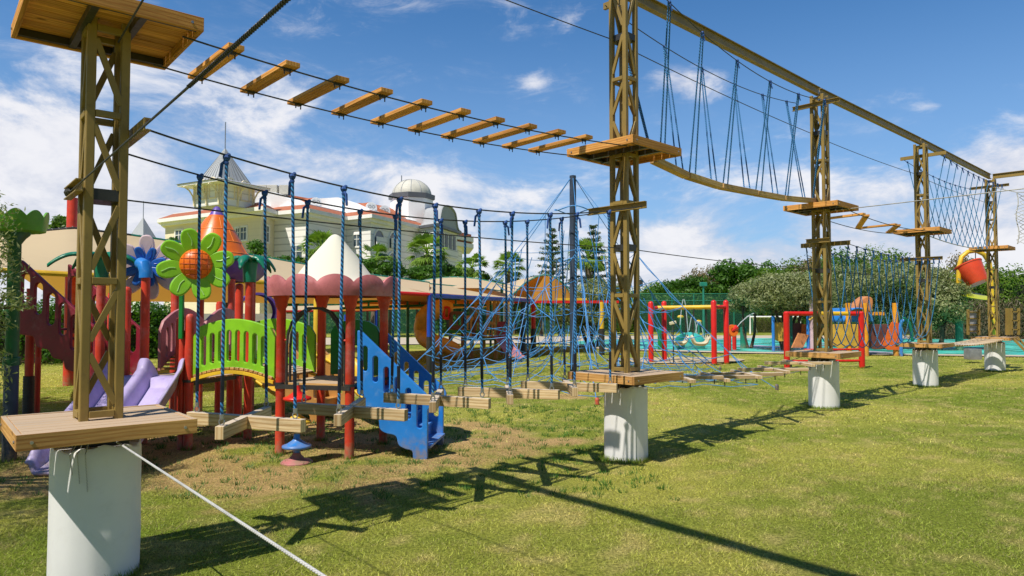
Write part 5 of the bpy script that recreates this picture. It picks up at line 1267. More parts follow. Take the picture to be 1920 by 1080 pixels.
opening(3, 598, 616, 437, 460, rail=True); opening(2, 546, 566, 460, 490, fr=False)
opening(5, 701, 719, 434, 463, True, True); opening(5, 729, 747, 438, 465, True, True); opening(5, 727, 743, 476, 505, True)
opening(4, 664, 676, 440, 462)
# white gables with barrel dormers
def wedge(px, Y, zs, dy, name='gable', m_=WHITE):
    b = MB(); n = len(px); b.v += [P(x, y, Y+i*dy[0]) for i, (x, y) in enumerate(px)]; k = [V(p.x+1.2, p.y+dy[1], p.z) for p in b.v]; b.v += k
    b.face(range(n)); b.face(range(2*n-1, n-1, -1))
    for i in range(n): j = (i+1) % n; b.face((j, i, n+i, n+j))
    return b.build(name, m_, H)
wedge([(474, 400), (474, 362), (500, 359), (512, 360), (596, 396), (600, 404)], 63.6, 0, (0, 4)); wedge([(590, 408), (598, 372), (634, 370), (737, 412), (740, 420)], 67.5, 0, (0, 4))
def tiled(px, Y, dy): 
    b = MB(); n = len(px); b.v += [P(x, y, Y) for x, y in px]; b.v += [V(p.x+1.5, p.y+dy, p.z+.1) for p in b.v[:n]]
    b.face(range(n))
    for i in range(n): j = (i+1) % n; b.face((j, i, n+i, n+j))
    b.build('tile_slope', TILE, H)
tiled([(528, 363), (572, 371), (592, 378), (604, 395), (590, 392)], 68.0, 3); tiled([(652, 380), (690, 381), (712, 392), (735, 405), (720, 402)], 71.5, 3)
for px, py, Y in ((592, 381, 66.5), (617, 385, 68), (696, 390, 70.5), (721, 396, 72)):
    w_ = 11*Y/1300; b = MB(); prof = [(-w_, -1.0)]+[(-w_*math.cos(a), w_*1.0*math.sin(a)) for a in np.linspace(0, PI, 13)]+[(w_, -1.0)]
    c_ = P(px, py, Y)
    def f(u, v, c_=c_, prof=prof): x = v*(len(prof)-1); i = min(int(x), len(prof)-2); q = x-i; X = prof[i][0]*(1-q)+prof[i+1][0]*q; Z = prof[i][1]*(1-q)+prof[i+1][1]*q; return c_+V(X*.85-2.6*u, X*.5+1.7*u, Z)
    o = MB().grid(f, 2, 28).build('dormer_roof', TILE, H, smooth=True)
    me = plate_mesh([(x, z) for x, z in prof], [], .08, .01); place(me, plane_M(c_+V(.02, -.02, 0), V(.86, .5, 0)), 'dormer_face', WHITE, H)
    g = MB()
    for s in (-1, 1): q = c_+V(s*.20*.85, s*.20*.5, .10)+V(.08, -.14, 0); g.lathe([(.09, 0), (.19, 0), (.19, .04), (.09, .04)], q, 14, axis=V(.5, -.86, 0))
    g.build('round_vents', ZINC, H)
for px in (493, 513, 536): MB().box(P(px, 357, 66), (1.0, 1.0, .9)).build('rooftop_unit', paint('unit_grey', (.5, .48, .42), .6, .1) if px == 493 else bpy.data.materials['unit_grey'], H, bevel=.05)
# corner tower
TCx = P(421, 352, 60.5); tc_ = V(TCx.x, TCx.y, 0); q4 = [R(-118), R(-28), R(62), R(152)]
sq = lambda r: [(tc_.x+math.cos(a)*r, tc_.y+math.sin(a)*r) for a in (R(-75), R(15), R(105), R(195))]
zt = TCx.z
MB().prism([V(*p, 0) for p in sq(2.45)], ZE+.3, zt-.1).build('tower_wall', SIDE_W, H)
MB().prism([V(*p, 0) for p in sq(3.8)], zt-.10, zt+.10).build('tower_eave', TRIM, H)
def pyr(r0, z0, r1, z1, nm, m_):
    a, b2 = sq(r0), sq(r1); b = MB(); b.v += [V(*p, z0) for p in a]+[V(*p, z1) for p in b2]
    for i in range(4): j = (i+1) % 4; b.face((i, j, 4+j, 4+i))
    b.face((4, 5, 6, 7)); b.build(nm, m_, H)
pyr(3.95, zt+.105, 2.3, zt+.42, 'tower_roof_skirt', ZINC); pyr(2.15, zt+.42, .06, zt+3.45, 'spire', ZINC)
rb = MB()
for i in range(4):
    a0, a1 = V(*sq(2.16)[i], zt+.42), V(*sq(2.16)[(i+1) % 4], zt+.42); ap = V(tc_.x, tc_.y, zt+3.46)
    for k in range(7): s = a0.lerp(a1, k/7); rb.tube([s, s.lerp(ap.lerp(s, abs(k/7-.5)*2*.0), .97)], .035, 4)
rb.build('spire_seams', ZINCD, H)
MB().tube([V(tc_.x, tc_.y, zt+3.4), V(tc_.x, tc_.y, P(427, 229, 60.5).z)], .05, 6).build('flag_pole', GALV, H)
for i in (3, 0):
    A, B = sq(2.45)[i], sq(2.45)[(i+1) % 4]; d = (V(*B, 0)-V(*A, 0)); n = V(d.y, -d.x, 0).normalized(); dn = d.normalized(); Lw = d.length
    for f_ in (.28, .72):
        o_ = V(*A, ZE+.9)+dn*(Lw*f_)+n*.03; w_ = .95
        pts = [(-w_/2, 0), (w_/2, 0), (w_/2, 1.3)]+[(w_/2*math.cos(a), 1.3+.55*math.sin(a)) for a in np.linspace(.3, PI-.3, 7)]+[(-w_/2, 1.3)]
        place(plate_mesh(pts, [[(x*.8, .1+z*.88) for x, z in pts]], .12, .01), plane_M(o_, dn), 'blind_arch', YWALL, H)
    for f_ in (.03, .5, .97):
        o_ = V(*A, ZE+.4)+dn*(Lw*f_)+n*.06; MB().beam(o_, o_+V(0, 0, zt-.1-ZE-.4), .16, .12, up=n).build('pilaster', YWALL, H)
        p = o_+V(0, 0, zt-ZE-2.0); MB().tube([p, p+n*.15+V(0, 0, .7), p+n*.5+V(0, 0, 1.15), p+n*1.0+V(0, 0, 1.4)], .07, 5).build('eave_bracket', YWALL, H)
# dome
dc = P(772, 368, 76); dz = dc.z
MB().lathe([(2.35, ZE-.5), (2.35, dz-.45)], V(dc.x, dc.y, 0), 8).build('dome_drum', WHITE, H)
MB().lathe([(2.35, dz-.44), (2.55, dz-.40), (2.58, dz+.08), (2.1, dz+.12)], V(dc.x, dc.y, 0), 8).build('drum_cornice', ZINCD, H)
DOME = paint('dome_lead', (.60, .58, .50), .6, .08, 1.2, 0, dirt_amt=.2)
MB().lathe([(2.13*math.cos(a), dz+.10+1.72*math.sin(a)) for a in np.linspace(0, PI/2-.001, 14)], V(dc.x, dc.y, 0), 40).build('dome', DOME, H, smooth=True)
for k in range(12):
    a = k*PI/6+.1; MB().tube([V(dc.x+2.14*math.cos(b_)*math.cos(a), dc.y+2.14*math.cos(b_)*math.sin(a), dz+.11+1.73*math.sin(b_)) for b_ in np.linspace(0, PI/2, 10)], .035, 4).build('dome_rib', ZINC, H)
MB().tube([P(753, 345, 78), P(753, 329, 78)], .06, 5).build('rod', GALV, H)
# bay with barrel gable
c0, c1, c2 = P(777, 500, 73), P(815, 500, 70.5), P(857, 500, 77); c0.z = c1.z = c2.z = 0; c3 = c0+(c2-c1)
zb = P(815, 425, 70.5).z; MB().prism([c0, c1, c2, c3], 0, zb).build('bay', SIDE_W, H)
e_ = (c1-c0).normalized(); g_ = (c2-c1).normalized(); MB().prism([c0-e_*.3-g_*.4, c1+e_*.5-g_*.4, c2+e_*.5+g_*.6, c3+g_*.6], zb, zb+.25).build('bay_cornice', ZINCD, H)
lw = (c2-c1).length; hv = P(830, 385, 73).z-zb-.25
pr = [(-.4, 0), (.35, .12), (.75, .5), (1.05, hv*.55)]+[(lw/2-(lw/2-1.15)*math.cos(a), hv*.6+hv*.4*math.sin(a)) for a in np.linspace(.1, PI-.1, 11)]+[(lw-1.05, hv*.55), (lw-.75, .5), (lw-.35, .12), (lw+.5, 0)]
def vf(u, v): x = v*(len(pr)-1); i = min(int(x), len(pr)-2); q = x-i; X = pr[i][0]*(1-q)+pr[i+1][0]*q; Z = pr[i][1]*(1-q)+pr[i+1][1]*q; return c1+e_*.5+g_*X-e_*3.1*u+V(0, 0, zb+.25+Z)
MB().grid(vf, 6, 40).build('barrel_roof', ZINC, H, smooth=True, thick=.12)
b = MB(); b.v += [c1+e_*.35+g_*x+V(0, 0, zb+.26+z) for x, z in pr]; b.face(range(len(pr))); b.build('gable_face', ZINC, H)
for lv, (zlo, zhi, ar_) in enumerate(((P(815, 478, 70.5).z, P(815, 432, 70.5).z, False), (P(815, 520, 70.5).z, P(815, 490, 70.5).z, True))):
    for k in range(5):
        s = .4+(lw-.8)*(k+.15)/5; w_ = (lw-.8)/5*.7; z0 = zlo+1.0 if lv == 0 else zlo; o_ = c1+g_*s+e_*.02+V(0, 0, z0); h = zhi-z0
        pts = [(0, 0), (w_, 0), (w_, h), (0, h)] if not ar_ else [(0, 0), (w_, 0), (w_, h*.65)]+[(w_/2+w_/2*math.cos(a), h*.65+h*.35*math.sin(a)) for a in np.linspace(.3, PI-.3, 6)]+[(0, h*.65)]
        place(plate_mesh(pts, [], .05, .002), plane_M(o_, g_), 'recess_shade_plate', ZINCD, H)  # flat dark plates on the wall, painting in the shaded depth of openings
    if lv == 0: MB().beam(c1+e_*.12+V(0, 0, zlo+.5), c2+e_*.12+V(0, 0, zlo+.5), .1, .9).build('balcony_rail', SIDE_C, H)
# right end eaves
for z_, py in ((0, 446), (1, 458)):
    q = [P(852, py-4 if not z_ else py, 80), P(888, py, 84), P(880, py-2, 92), P(850, py-3, 92)]; zz_ = P(888, py, 84).z
    MB().prism([V(p.x, p.y, 0) for p in q], zz_-.5, zz_).build('end_eave', TRIM, H); MB().prism([V(p.x-.3, p.y+.3, 0) for p in q], zz_+.004, zz_+.45).build('end_tiles', TILE, H)
MB().prism([P(850, 0, 79), P(868, 0, 84), P(866, 0, 92), P(846, 0, 92)], 0, P(860, 450, 84).z-.5).build('end_wing', SIDE_C, H)
root = empty('distant_spire', P(265, 588, 85), 'small distant grey pyramid roof with a needle left of the hotel', 'roof')
sp_c = P(265, 588, 85); zc = P(265, 452, 85).z; za = P(265, 407, 85).z
b = MB(); s4 = [V(sp_c.x+math.cos(a)*1.75, 85+math.sin(a)*1.75, zc) for a in (R(-60), R(30), R(120), R(210))]; b.v += s4+[V(sp_c.x, 85, za)]
for i in range(4): b.face((i, (i+1) % 4, 4))
b.build('roof', ZINC, root); MB().tube([V(sp_c.x, 85, za-.1), V(sp_c.x, 85, P(265, 377, 85).z)], .05, 5).build('needle', GALV, root); MB().prism([V(p.x*.6+sp_c.x*.4, p.y*.6+85*.4, 0) for p in s4], 0, zc).build('shaft', SIDE_W, root)
# garden wall behind the playground
root = empty('garden_wall', ppx(300, 24), 'low pale garden wall behind the playground', 'wall')
MB().beam(ppx(60, 26, .8), ppx(560, 30, .8), .2, 1.6).build('wall_panel', paint('pale_wall', (.55, .52, .46), .8, .1, 1), root)
for px, Y in ((395, 14.6), (455, 17)): pass

# ------------------------------------------------------------------ trees and plants
OLIVE = leafm('olive_leaf', (.095, .125, .045), (.27, .29, .13), .25, 2.2); DARKL = leafm('dark_leaf', (.022, .075, .010), (.085, .19, .02), .35, .8)
MIDL = leafm('mid_leaf', (.055, .12, .012), (.17, .26, .03), .4, .9); BROWNL = leafm('brown_leaf', (.13, .10, .045), (.22, .17, .08), .3, .8); PALML = leafm('palm_leaf', (.10, .19, .02), (.26, .36, .07), .3, .5)
CONIF = leafm('conifer_leaf', (.04, .075, .02), (.09, .13, .035), .15, .6); BARK = paint('bark', (.085, .06, .04), .9, .3, 8, .8, bsc=30); BARKP = paint('palm_bark', (.16, .12, .08), .9, .25, 4, .6, bsc=20)
TWIG = leafm('dry_twig', (.10, .075, .04), (.16, .12, .07), .1, .9)
def leaves(blobs, n, size, asp=.45, jit=.5, droop=0., wild=.18):
    bl = np.array([[*c, *r] for c, r in blobs]); vol = (bl[:, 3]*bl[:, 4]*bl[:, 5])**.6; idx = RNG.choice(len(bl), n, p=vol/vol.sum()); B = bl[idx]
    d = RNG.normal(size=(n, 3)); d /= np.linalg.norm(d, axis=1)[:, None]; rad = RNG.uniform(.35, 1.0, n)**.6*(1+wild*RNG.normal(size=n))
    c = B[:, :3]+d*B[:, 3:]*rad[:, None]
    nr = d+jit*RNG.normal(size=(n, 3)); nr /= np.linalg.norm(nr, axis=1)[:, None]
    a = np.cross(nr, RNG.normal(size=(n, 3))); a[:, 2] -= droop; a /= np.linalg.norm(a, axis=1)[:, None]+1e-9; b = np.cross(nr, a)
    s = size*RNG.uniform(.6, 1.35, n)[:, None]; a = a*s/2; b = b*s*asp/2
    return np.stack([c-a, c+b-a*.1, c+a, c-b-a*.1], 1).reshape(-1, 3)
def crown_blobs(c, r, nb, br=(.30, .46), flat=.6):
    out = []
    for i in range(nb):
        while True:
            d = np.array([random.uniform(-1, 1) for _ in range(3)])
            if .25 < np.linalg.norm(d) < 1: break
        k = random.uniform(*br)*(r[0]+r[1])/2; out.append(((c[0]+d[0]*r[0]*.80, c[1]+d[1]*r[1]*.80, c[2]+d[2]*r[2]*.80), (k, k, k*flat*min(1.3, max(.8, r[2]/r[0]*1.3)))))
    return out
def tree(name, label, base, h, rx, rz, nb, n, size, m_, group=None, trunk_r=.12, cat='tree', bark=None, asp=.45, zc=None, stems=1, br=(.30, .46), core=True):
    base = V(base.x, base.y, 0); root = empty(name, base, label, cat, group); zc = zc or h-rz
    bl = crown_blobs((base.x, base.y, zc), (rx, rx*.85, rz), nb, br)
    fast_mesh('crown', leaves(bl, n, size, asp), 4, m_, root)
    b = MB()
    for s in range(stems):
        a0 = 2*PI*s/max(1, stems)+.4; ft = base+V(math.cos(a0), math.sin(a0), 0)*(trunk_r*1.3 if stems > 1 else 0); fk = base+V(math.cos(a0)*rx*.30*(stems > 1), math.sin(a0)*rx*.3*(stems > 1), max(.5, zc-rz*.75))
        b.tube([ft, ft.lerp(fk, .5)+V(random.uniform(-.1, .1), random.uniform(-.1, .1), 0), fk], [trunk_r*1.2, trunk_r*.8, trunk_r*.65], 8)
        for q in random.sample(bl, min(5, len(bl))): e = Vector(q[0]); b.tube([fk-V(0, 0, .1), fk.lerp(e, .5)+V(0, 0, .12), e], [trunk_r*.5, trunk_r*.35, trunk_r*.12], 5)
    b.build('trunk', bark or BARK, root, smooth=True)
    return root
def gx(px, Y): return V((px-960)/1300*Y, Y, 0)
def tz(py, Y): return 1.6+(588-py)*Y/1300
# olives
tree('olive_tree', 'round olive tree with many dark stems behind the red frame left post', gx(1474, 29.5), 3.5, 2.05, .95, 42, 26000, .13, OLIVE, 'olive trees on the lawn', .09, stems=6, zc=2.42)
tree('olive_tree', 'pale leafy olive tree joined to the left of the many stemmed olive', gx(1404, 31), 3.2, 1.15, .85, 20, 10000, .13, OLIVE, 'olive trees on the lawn', .07, stems=2, zc=2.25)
tree('olive_tree', 'large silvery olive tree behind the blue rope stirrups', gx(1655, 31), tz(483, 31), 2.9, 1.75, 46, 30000, .14, OLIVE, 'olive trees on the lawn', .12, stems=4, zc=2.5)
tree('olive_tree', 'olive tree right of the fourth tower beside the yellow hoop', gx(1755, 30), tz(498, 30), 1.6, 1.5, 28, 16000, .13, OLIVE, 'olive trees on the lawn', .10, stems=3, zc=2.2)
tree('olive_tree', 'pale olive tree behind the spider net pole', gx(1110, 33), tz(520, 33), 2.0, 1.4, 26, 14000, .14, OLIVE, 'olive trees on the lawn', .10, stems=3, zc=2.0)
# near olive at the left edge
root = empty('near_olive_tree', V(-6.6, 5.9, 0), 'olive tree reaching in at the left edge with narrow pale leaves', 'tree')
bl = [((-4.58, 6.0, 2.42), (.24, .25, .26)), ((-4.46, 6.0, 2.16), (.14, .15, .16)), ((-4.52, 5.95, 1.8), (.14, .15, .12)), ((-4.50, 6.05, 2.0), (.22, .22, .16)), ((-4.40, 6.0, 1.72), (.22, .2, .10)), ((-4.55, 6.0, 1.5), (.20, .22, .14)), ((-4.25, 6.0, 1.66), (.10, .1, .04)), ((-4.6, 6.05, 1.05), (.2, .25, .2)), ((-4.62, 6.05, .75), (.16, .25, .15)), ((-4.48, 6.0, 1.25), (.12, .15, .08)),
      ((-5.5, 3.3, 4.0), (.8, .8, .4)), ((-5.9, 2.7, 3.8), (.7, .6, .4)), ((-6.15, 6.6, 3.5), (.5, .5, .35)), ((-6.35, 6.5, 2.9), (.45, .5, .35)), ((-5.9, 4.0, 4.0), (.9, .8, .5)), ((-6.6, 4.6, 4.2), (1, 1, .6)), ((-7.2, 5.6, 3.9), (1, 1, .7)), ((-6.6, 6.4, 3.6), (.8, .8, .6)), ((-5.4, 4.4, 3.9), (.6, .6, .4)), ((-7.6, 6.6, 3.6), (1, 1, .7))]
fast_mesh('crown', leaves(bl, 32000, .060, .24, .8), 4, leafm('olive_leaf_near', (.14, .17, .06), (.30, .32, .14), .3, 3), root)
b = MB()
for i, (c_, r_) in enumerate(bl): b.tube([V(-6.6, 5.8, .2+.1*i), V(-6.5, 5.85, 1.2), V(-6.5, 5.85, 1.2).lerp(V(*c_), .6)+V(0, 0, .1), V(*c_)], [.07, .05, .025, .008], 6)
b.build('trunk', BARK, root, smooth=True)
# trees to the upper left, whose shade lies over the play equipment
for q, (x_, y_, r_) in enumerate(((-8.9, 7.2, 1.9), (-10.7, 8.9, 2.1))):
    tree('shade_tree', ['nearest of the trees outside the left edge that shade the crimson stairs', 'middle tree outside the left edge shading the ground behind the stairs', 'farthest tree outside the left edge shading the large canopy posts'][q], V(x_, y_, 0), 6.4, r_, 1.3, 34, 15000, .17, MIDL, None, .18, zc=5.0)
# broadleaf belt behind the fence
BT = [(1262, 49, 520, 2.2, DARKL, .28, 'dark tree'), (1325, 52, 489, 2.4, BROWNL, .22, 'brown'), (1298, 48, 512, 2.0, DARKL, .28, ''), (1372, 49, 484, 2.5, DARKL, .34, ''), (1398, 50, 482, 2.2, MIDL, .3, ''), (1432, 48, 500, 2.0, MIDL, .3, ''),
      (1446, 52, 488, 2.4, DARKL, .34, ''), (1492, 50, 478, 2.3, MIDL, .24, ''), (1522, 50, 470, 2.2, BROWNL, .22, ''), (1548, 52, 476, 2.6, MIDL, .26, ''), (1592, 42, 455, 2.6, DARKL, .24, ''), (1638, 44, 452, 2.3, MIDL, .22, ''),
      (1676, 46, 466, 2.2, DARKL, .24, ''), (1725, 47, 497, 2.0, MIDL, .22, ''), (1785, 44, 470, 1.9, BROWNL, .20, ''), (1826, 46, 480, 2.2, MIDL, .24, ''), (1873, 45, 508, 1.6, MIDL, .22, ''), (1908, 44, 510, 2.0, DARKL, .22, ''), (1235, 53, 530, 2.2, MIDL, .24, '')]
BL_ = ['dark feathery tree right of the middle tower, behind the fence', 'tall brownish tree rising behind the yellow swing bar', 'low dark tree between the left swing posts', 'tall dark long leaved tree above the right swing posts', 'bright green treetop just right of the tallest dark one', 'leafy green tree above the soccer goal',
       'broad dark tree above the round olive', 'green tree left of the third tower', 'brownish tree behind the third tower', 'green tree just right of the third tower', 'dense dark green tree behind the left half of the rope stirrups', 'tall green tree behind the middle of the rope stirrups',
       'dark tree between the rope stirrups and the fourth tower', 'green tree behind the fourth tower', 'slender brownish tree left of the yellow hoop', 'green tree behind the red bucket', 'small green tree right of the farthest tower', 'dark tree at the right edge above the hedge', 'low tree beside the white distant roof']
for (px, Y, py, rx, m_, sz_, _), lb in zip(BT, BL_):
    Y *= 1.27; rx *= 1.24; sz_ *= 1.12
    h = tz(py, Y); tree('broadleaf_tree', lb, gx(px, Y), h, rx*.95, max(1.4, h*.42), 46, 8500, sz_, m_, 'trees behind the fence', .14, asp=.4, zc=h*.56, br=(.20, .50))
# shrubs filling under the belt
def hedge(name, label, pts, h, wd, n, size, m_, cat='hedge', extra=None):
    root = empty(name, V(pts[0].x, pts[0].y, 0), label, cat); bl = []
    for i in range(len(pts)-1):
        L_ = (pts[i+1]-pts[i]).length; k = max(2, int(L_/.9))
        for j in range(k):
            p = pts[i].lerp(pts[i+1], (j+.5)/k)
            for zf in (.18, .5, .82): bl.append(((p.x+random.uniform(-.3, .3), p.y+random.uniform(-.2, .2), h*zf*random.uniform(.9, 1.08)), (.75, wd, h*.25)))
    fast_mesh('leaves', leaves(bl, n, size, .5), 4, m_, root)
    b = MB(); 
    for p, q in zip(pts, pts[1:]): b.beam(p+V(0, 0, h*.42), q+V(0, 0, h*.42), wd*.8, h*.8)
    b.build('stems', bpy.data.materials.get('hedge_core') or paint('hedge_core', (.02, .025, .01), .9, .3, 3, 0), root)  # one solid dark block fills the hedge behind its leaves
    if extra: extra(root)
    return root
hedge('clipped_hedge', 'long dark hedge behind the green mesh fence', [gx(1180, 64), gx(1460, 63), gx(1740, 56)], 3.6, .9, 42000, .28, DARKL)
hedge('vine_hedge', 'tall hedge with hanging dry vines on the right behind the pool', [gx(1715, 44), gx(1840, 43), gx(2060, 42)], 4.3, .6, 32000, .18, MIDL)
root = empty('dry_vines', gx(1800, 37), 'dry brown vine stems along the foot of the right hedge', 'vines')
bl = [((gx(px, 42).x, 42.0, z), (.7, .4, .9)) for px in range(1690, 2060, 20) for z in (.8, 1.7)]; fast_mesh('vines', leaves(bl, 16000, .24, .16, .6, 1.6), 4, TWIG, root); root['category'] = 'vines'
hedge('clipped_hedge', 'dark hedge behind the far play structure with the spiral slide', [gx(540, 58), gx(760, 59), gx(1030, 60)], 3.6, .9, 38000, .27, DARKL)
hedge('clipped_hedge', 'hedge seen through the lattice below the vaulted canopy', [gx(1015, 61), gx(1190, 62)], 2.8, .7, 14000, .26, MIDL)
hedge('clipped_hedge', 'hedge in deep shade behind the crimson stairs', [gx(-60, 22), gx(130, 23), gx(330, 26)], 2.0, .6, 16000, .14, DARKL)
for i, px in enumerate((1015, 1050, 1085, 1150)):
    tree('broadleaf_tree', ['grey green tree left of the net pole under the canopy', 'grey green tree behind the net pole', 'grey green tree right of the net pole', 'grey green tree behind the middle tower'][i], gx(px, 48+i), tz(545, 48), 1.7, 1.1, 16, 5000, .2, OLIVE if i % 2 else MIDL, 'trees behind the fence', .12, zc=2.0)
# palms
def palm(label, px, Y, py_top, r, base_z=0, fan=True, py_c=None, group='palm trees around the hotel', n=40):
    c_ = V(gx(px, Y).x, Y, tz(py_top, Y)-r*.8); root = empty('palm_tree', V(c_.x, Y, 0), label, 'palm tree', group)
    MB().tube([V(c_.x, Y, 0), V(c_.x+.05, Y, c_.z*.5), c_-V(0, 0, .1)], [r*.20, r*.15, r*.13], 8).build('trunk', BARKP, root, smooth=True)
    co = []
    for i in range(n):
        el = math.asin(random.uniform(-.62, .98)); az = random.uniform(0, 2*PI); d = V(math.cos(az)*math.cos(el), math.sin(az)*math.cos(el), math.sin(el)); st = c_+d*r*.5; up = V(0, 0, 1); s = d.cross(up).normalized(); u = s.cross(d)
        w_ = .03*r; co += [c_-s*w_, c_+s*w_, st+s*w_*.7, st-s*w_*.7]
        for j in range(15):
            a = (j/14-.5)*2.5; dd = (d*math.cos(a)+s*math.sin(a)).normalized(); ln = r*random.uniform(.42, .58); k = dd.cross(u).normalized()*.035*r; e = st+dd*ln+V(0, 0, -.22*ln-.10*abs(a)*ln)
            m1 = st+dd*ln*.55; co += [st, m1+k, e, m1-k]
    fast_mesh('fronds', np.array([list(p) for p in co]), 4, PALML, root)
PL = [('fan palm in front of the cream siding above the pink play roof', 603, 46, 431, 1.7), ('fan palm in front of the pointed hotel arches', 702, 50, 455, 1.6), ('fan palm left of the hotel bay with the barrel gable', 800, 52, 437, 1.9), ('fan palm just right of the hotel, above the humped canopy', 885, 55, 472, 1.55),
      ('lone fan palm against the sky between hotel and net pole', 955, 54, 471, 1.5), ('fan palm beside the right hand conifer', 1103, 54, 446, 1.9)]
for lb, px, Y, py_, r in PL: palm(lb, px, Y, py_, r)
def norfolk(label, px, Y, py_, w_):
    h = tz(py_, Y); root = empty('norfolk_pine', gx(px, Y), label, 'conifer', 'tiered conifers'); MB().tube([gx(px, Y), gx(px, Y)+V(0, 0, h)], [.22, .03], 8).build('trunk', BARK, root)
    bl = []; k = 12
    for i in range(k):
        z = h*(.34+.64*i/(k-1)); r = w_*(1-.86*(i/(k-1))**1.1)
        for j in range(7):
            a = 2*PI*j/7+i*.6; L_ = r*random.uniform(.55, 1.25); z_ = z; z = z+random.uniform(-.12, .12)
            for q in (.45, .8, 1.0): bl.append(((gx(px, Y).x+math.cos(a)*L_*q, Y+math.sin(a)*L_*q, z+.18*L_*q*q), (.18*r+.10, .18*r+.10, .12)))
            z = z_
        bl.append(((gx(px, Y).x, Y, z), (.3*r+.05, .3*r+.05, .12)))
    fast_mesh('crown', leaves(bl, 9000, .15, .4), 4, CONIF, root)
norfolk('tiered conifer left of the net pole', 1036, 56, 428, 1.75); norfolk('tiered conifer between the net pole and the middle tower', 1113, 55, 422, 1.9)
# hotel garden
for px, Y, py_, r, m_, lb in ((730, 49, 480, 1.5, DARKL, 'glossy dark shrub below the pointed hotel arches'), (780, 50, 492, 1.3, DARKL, 'dark shrub between two palms in front of the hotel'), (812, 50, 484, 1.5, DARKL, 'leafy dark tree in front of the hotel bay'), (840, 52, 492, 1.4, DARKL, 'dark shrub at the right foot of the hotel bay'),
                              (690, 48, 486, 1.3, DARKL, 'dark shrub under the palm at the pointed arches'), (912, 56, 512, 1.9, MIDL, 'round green bush behind the palm right of the hotel'), (868, 54, 505, 1.1, PALML, 'spiky light green bush at the right end of the hotel'), (340, 44, 438, 1.3, DARKL, 'dark tree beside the orange cone at the hotel corner'),
                              (470, 45, 450, 1.4, DARKL, 'dark leafy tree right of the orange cone'), (520, 44, 473, 1.3, DARKL, 'small leafy tree behind the green leafy cap'), (570, 46, 478, 1.4, DARKL, 'dark shrub left of the bone white cone'), (655, 47, 470, 1.2, DARKL, 'dark shrub right of the bone white cone'), (965, 55, 520, 1.2, MIDL, 'small yellowish bush below the lone palm'),
                              (108, 40, 408, 1.6, MIDL, 'feathery treetop showing above the left end of the big canopy'), (375, 60, 440, 2.0, DARKL, 'distant tree at the left end of the hotel')):
    h = tz(py_, Y); tree('garden_tree', lb, gx(px, Y), h, r*.9, 1.3, 18, 4200, .26, m_, 'garden trees and shrubs by the hotel', .1, zc=h-1.25)
# ------------------------------------------------------------------ fence, lamp, goal
m, t, out = nt('green_mesh'); uv = N(t, 'NewGeometry').outputs['Position']; sx = N(t, 'SeparateXYZ', {0: uv})
s1 = N(t, 'Math', {0: N(t, 'Math', {0: N(t, 'Math', {0: sx.outputs[0], 1: sx.outputs[2]}, operation='ADD'), 1: 12.}, operation='MULTIPLY')}, operation='FRACT'); s2 = N(t, 'Math', {0: N(t, 'Math', {0: N(t, 'Math', {0: sx.outputs[0], 1: sx.outputs[2]}, operation='SUBTRACT'), 1: 12.}, operation='MULTIPLY')}, operation='FRACT')
mx_ = N(t, 'Math', {0: N(t, 'Math', {0: s1, 1: .2}, operation='LESS_THAN'), 1: N(t, 'Math', {0: s2, 1: .2}, operation='LESS_THAN')}, operation='MAXIMUM')
b_ = N(t, 'BsdfPrincipled', {'Base Color': (.03, .16, .10, 1), 'Roughness': .6, 'Alpha': mx_.outputs[0]}); t.links.new(b_.outputs[0], out.inputs[0]); MESH = m
root = empty('mesh_fence', gx(1190, 47), 'tall green wire mesh fence of the sports court behind the swings', 'fence')
fa, fb = gx(1195, 58), gx(1412, 58); hF = tz(551, 58)
MB().poly([fa, fb, fb+V(0, 0, hF), fa+V(0, 0, hF)]).build('mesh_panel', MESH, root)
for px in (1200, 1223, 1260, 1301, 1376, 1410): MB().tube([gx(px, 58), gx(px, 58)+V(0, 0, hF)], .055, 6).build('post', TEALD, root)
for zf in (1, .82): MB().tube([fa+V(0, 0, hF*zf), fb+V(0, 0, hF*zf)], .04, 6).build('rail', TEALD, root)
root = empty('mesh_fence', gx(600, 44), 'green wire mesh fence behind the far play structure', 'fence')
fa, fb = gx(560, 55), gx(1150, 55); hF = tz(562, 55)
for px in range(580, 1150, 73): MB().tube([gx(px, 55), gx(px, 55)+V(0, 0, hF)], .06, 6).build('post', GALV, root)
MB().tube([fa+V(0, 0, hF), fb+V(0, 0, hF)], .04, 6).build('rail', TEALD, root); MB().poly([fa, fb, fb+V(0, 0, hF), fa+V(0, 0, hF)]).build('mesh_panel', MESH, root)
root = empty('floodlight_pole', gx(1319, 45), 'slim green floodlight pole behind the swing frame', 'lamp post')
MB().lathe([(.09, 0), (.06, tz(537, 45))], gx(1319, 45), 10).build('pole', TEALD, root, smooth=True); MB().box(gx(1319, 45)+V(0, 0, tz(533, 45)), (.45, .3, .26)).build('lamp_head', TEALD, root, bevel=.04)
root = empty('floodlight_pole', gx(1198, 50), 'floodlight pole with a dark lamp head just right of the middle tower', 'lamp post')
MB().lathe([(.09, 0), (.06, tz(536, 50))], gx(1199, 50), 10).build('pole', TEALD, root, smooth=True); MB().box(gx(1199, 50)+V(0, 0, tz(531, 50)), (.45, .4, .5)).build('lamp_head', DARKM, root, bevel=.04)
root = empty('soccer_goal', gx(1425, 44), 'white soccer goal behind the round olive tree', 'goal')
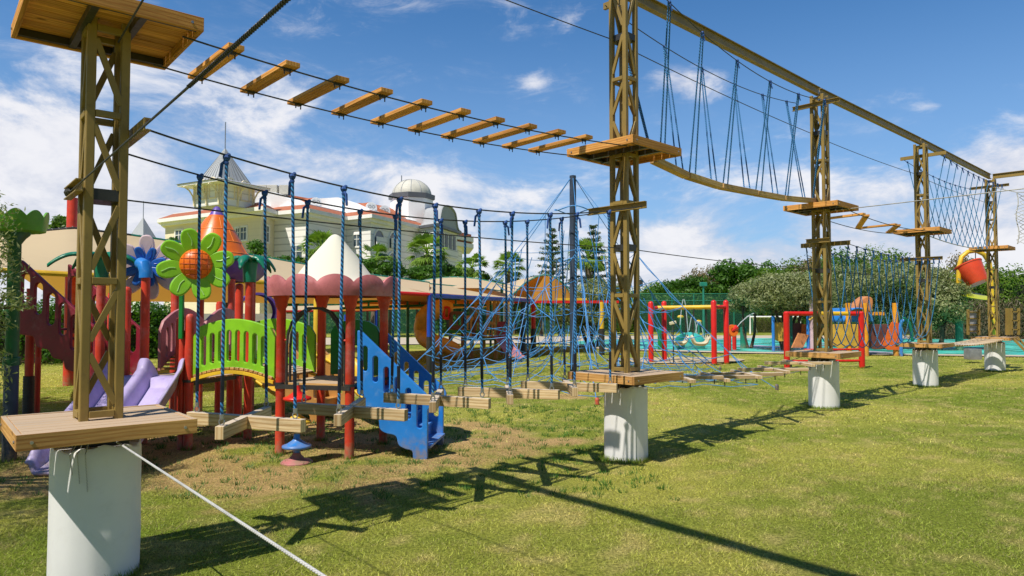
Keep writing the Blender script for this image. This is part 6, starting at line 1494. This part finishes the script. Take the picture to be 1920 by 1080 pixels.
w0, w1, hg = gx(1406, 54), gx(1500, 54.5), tz(594, 54); MB().tube([w0, w0+V(0, 0, hg), w1+V(0, 0, hg), w1], .07, 8).build('frame', WHITE, root); MB().tube([w0+V(0, 0, hg), w0+V(.6, 1.0, hg*.9), w0+V(1.1, 1.6, 0)], .05, 8).build('stay', WHITE, root)
m, t, out = nt('goal_net'); 
b_ = N(t, 'BsdfPrincipled', {'Base Color': (.6, .6, .6, 1), 'Alpha': .22}); t.links.new(b_.outputs[0], out.inputs[0])
MB().grid(lambda u, v: w0.lerp(w1, u)+V(.2, 1.5*(1-v), hg*v), 6, 6).build('net', m, root)
MB().box(P(1190, 557, 120), (7, 5, 3.2)).box(P(1188, 552, 122), (4, 4, 2.2)).build('distant_house', WHITE, label='small white distant house behind the middle tower', cat='house')

# ------------------------------------------------------------------ taller grass left by the mower around the feet
pts = []
def fringe(c, r, n):
    a = RNG.uniform(0, 2*PI, n); rr = r+np.abs(RNG.normal(0, .02, n)); x = c.x+np.cos(a)*rr; y = c.y+np.sin(a)*rr; hh = RNG.uniform(.025, .075, n); b = RNG.uniform(0, 2*PI, n); ln = hh*RNG.uniform(.2, .9, n)
    w_ = .0022+.0004*c.y; pts.append(np.stack([np.stack([x-np.sin(a)*w_, y+np.cos(a)*w_, x*0-.015], 1), np.stack([x+np.sin(a)*w_, y-np.cos(a)*w_, x*0-.015], 1), np.stack([x+np.cos(b)*ln, y+np.sin(b)*ln, hh], 1)], 1).reshape(-1, 3))
for k in range(5): fringe(TW[k], .25, 900)
for a, b_ in ((0, 0), (.87, 0), (.87, .87), (0, .9), (-1.21, -.02), (-1.21, .9), (-2.12, -.02)): fringe(L(a, b_, 0), .055, 130)
fringe(GC, .075, 150); fringe(V(1.5, 17, 0), .1, 200)
for p in fp+rf: fringe(p, .09, 120)
co = np.concatenate(pts); cc = np.ones((len(co), 4)); cc[:, :3] = np.array([.20, .27, .04])*np.repeat(RNG.uniform(.5, 1.7, (len(co)//3, 1)), 3, 0)
tag(fast_mesh('grass_fringe', co, 3, BLADE, col=cc), 'longer unmown grass around the tower feet and posts', 'grass', kind='stuff')
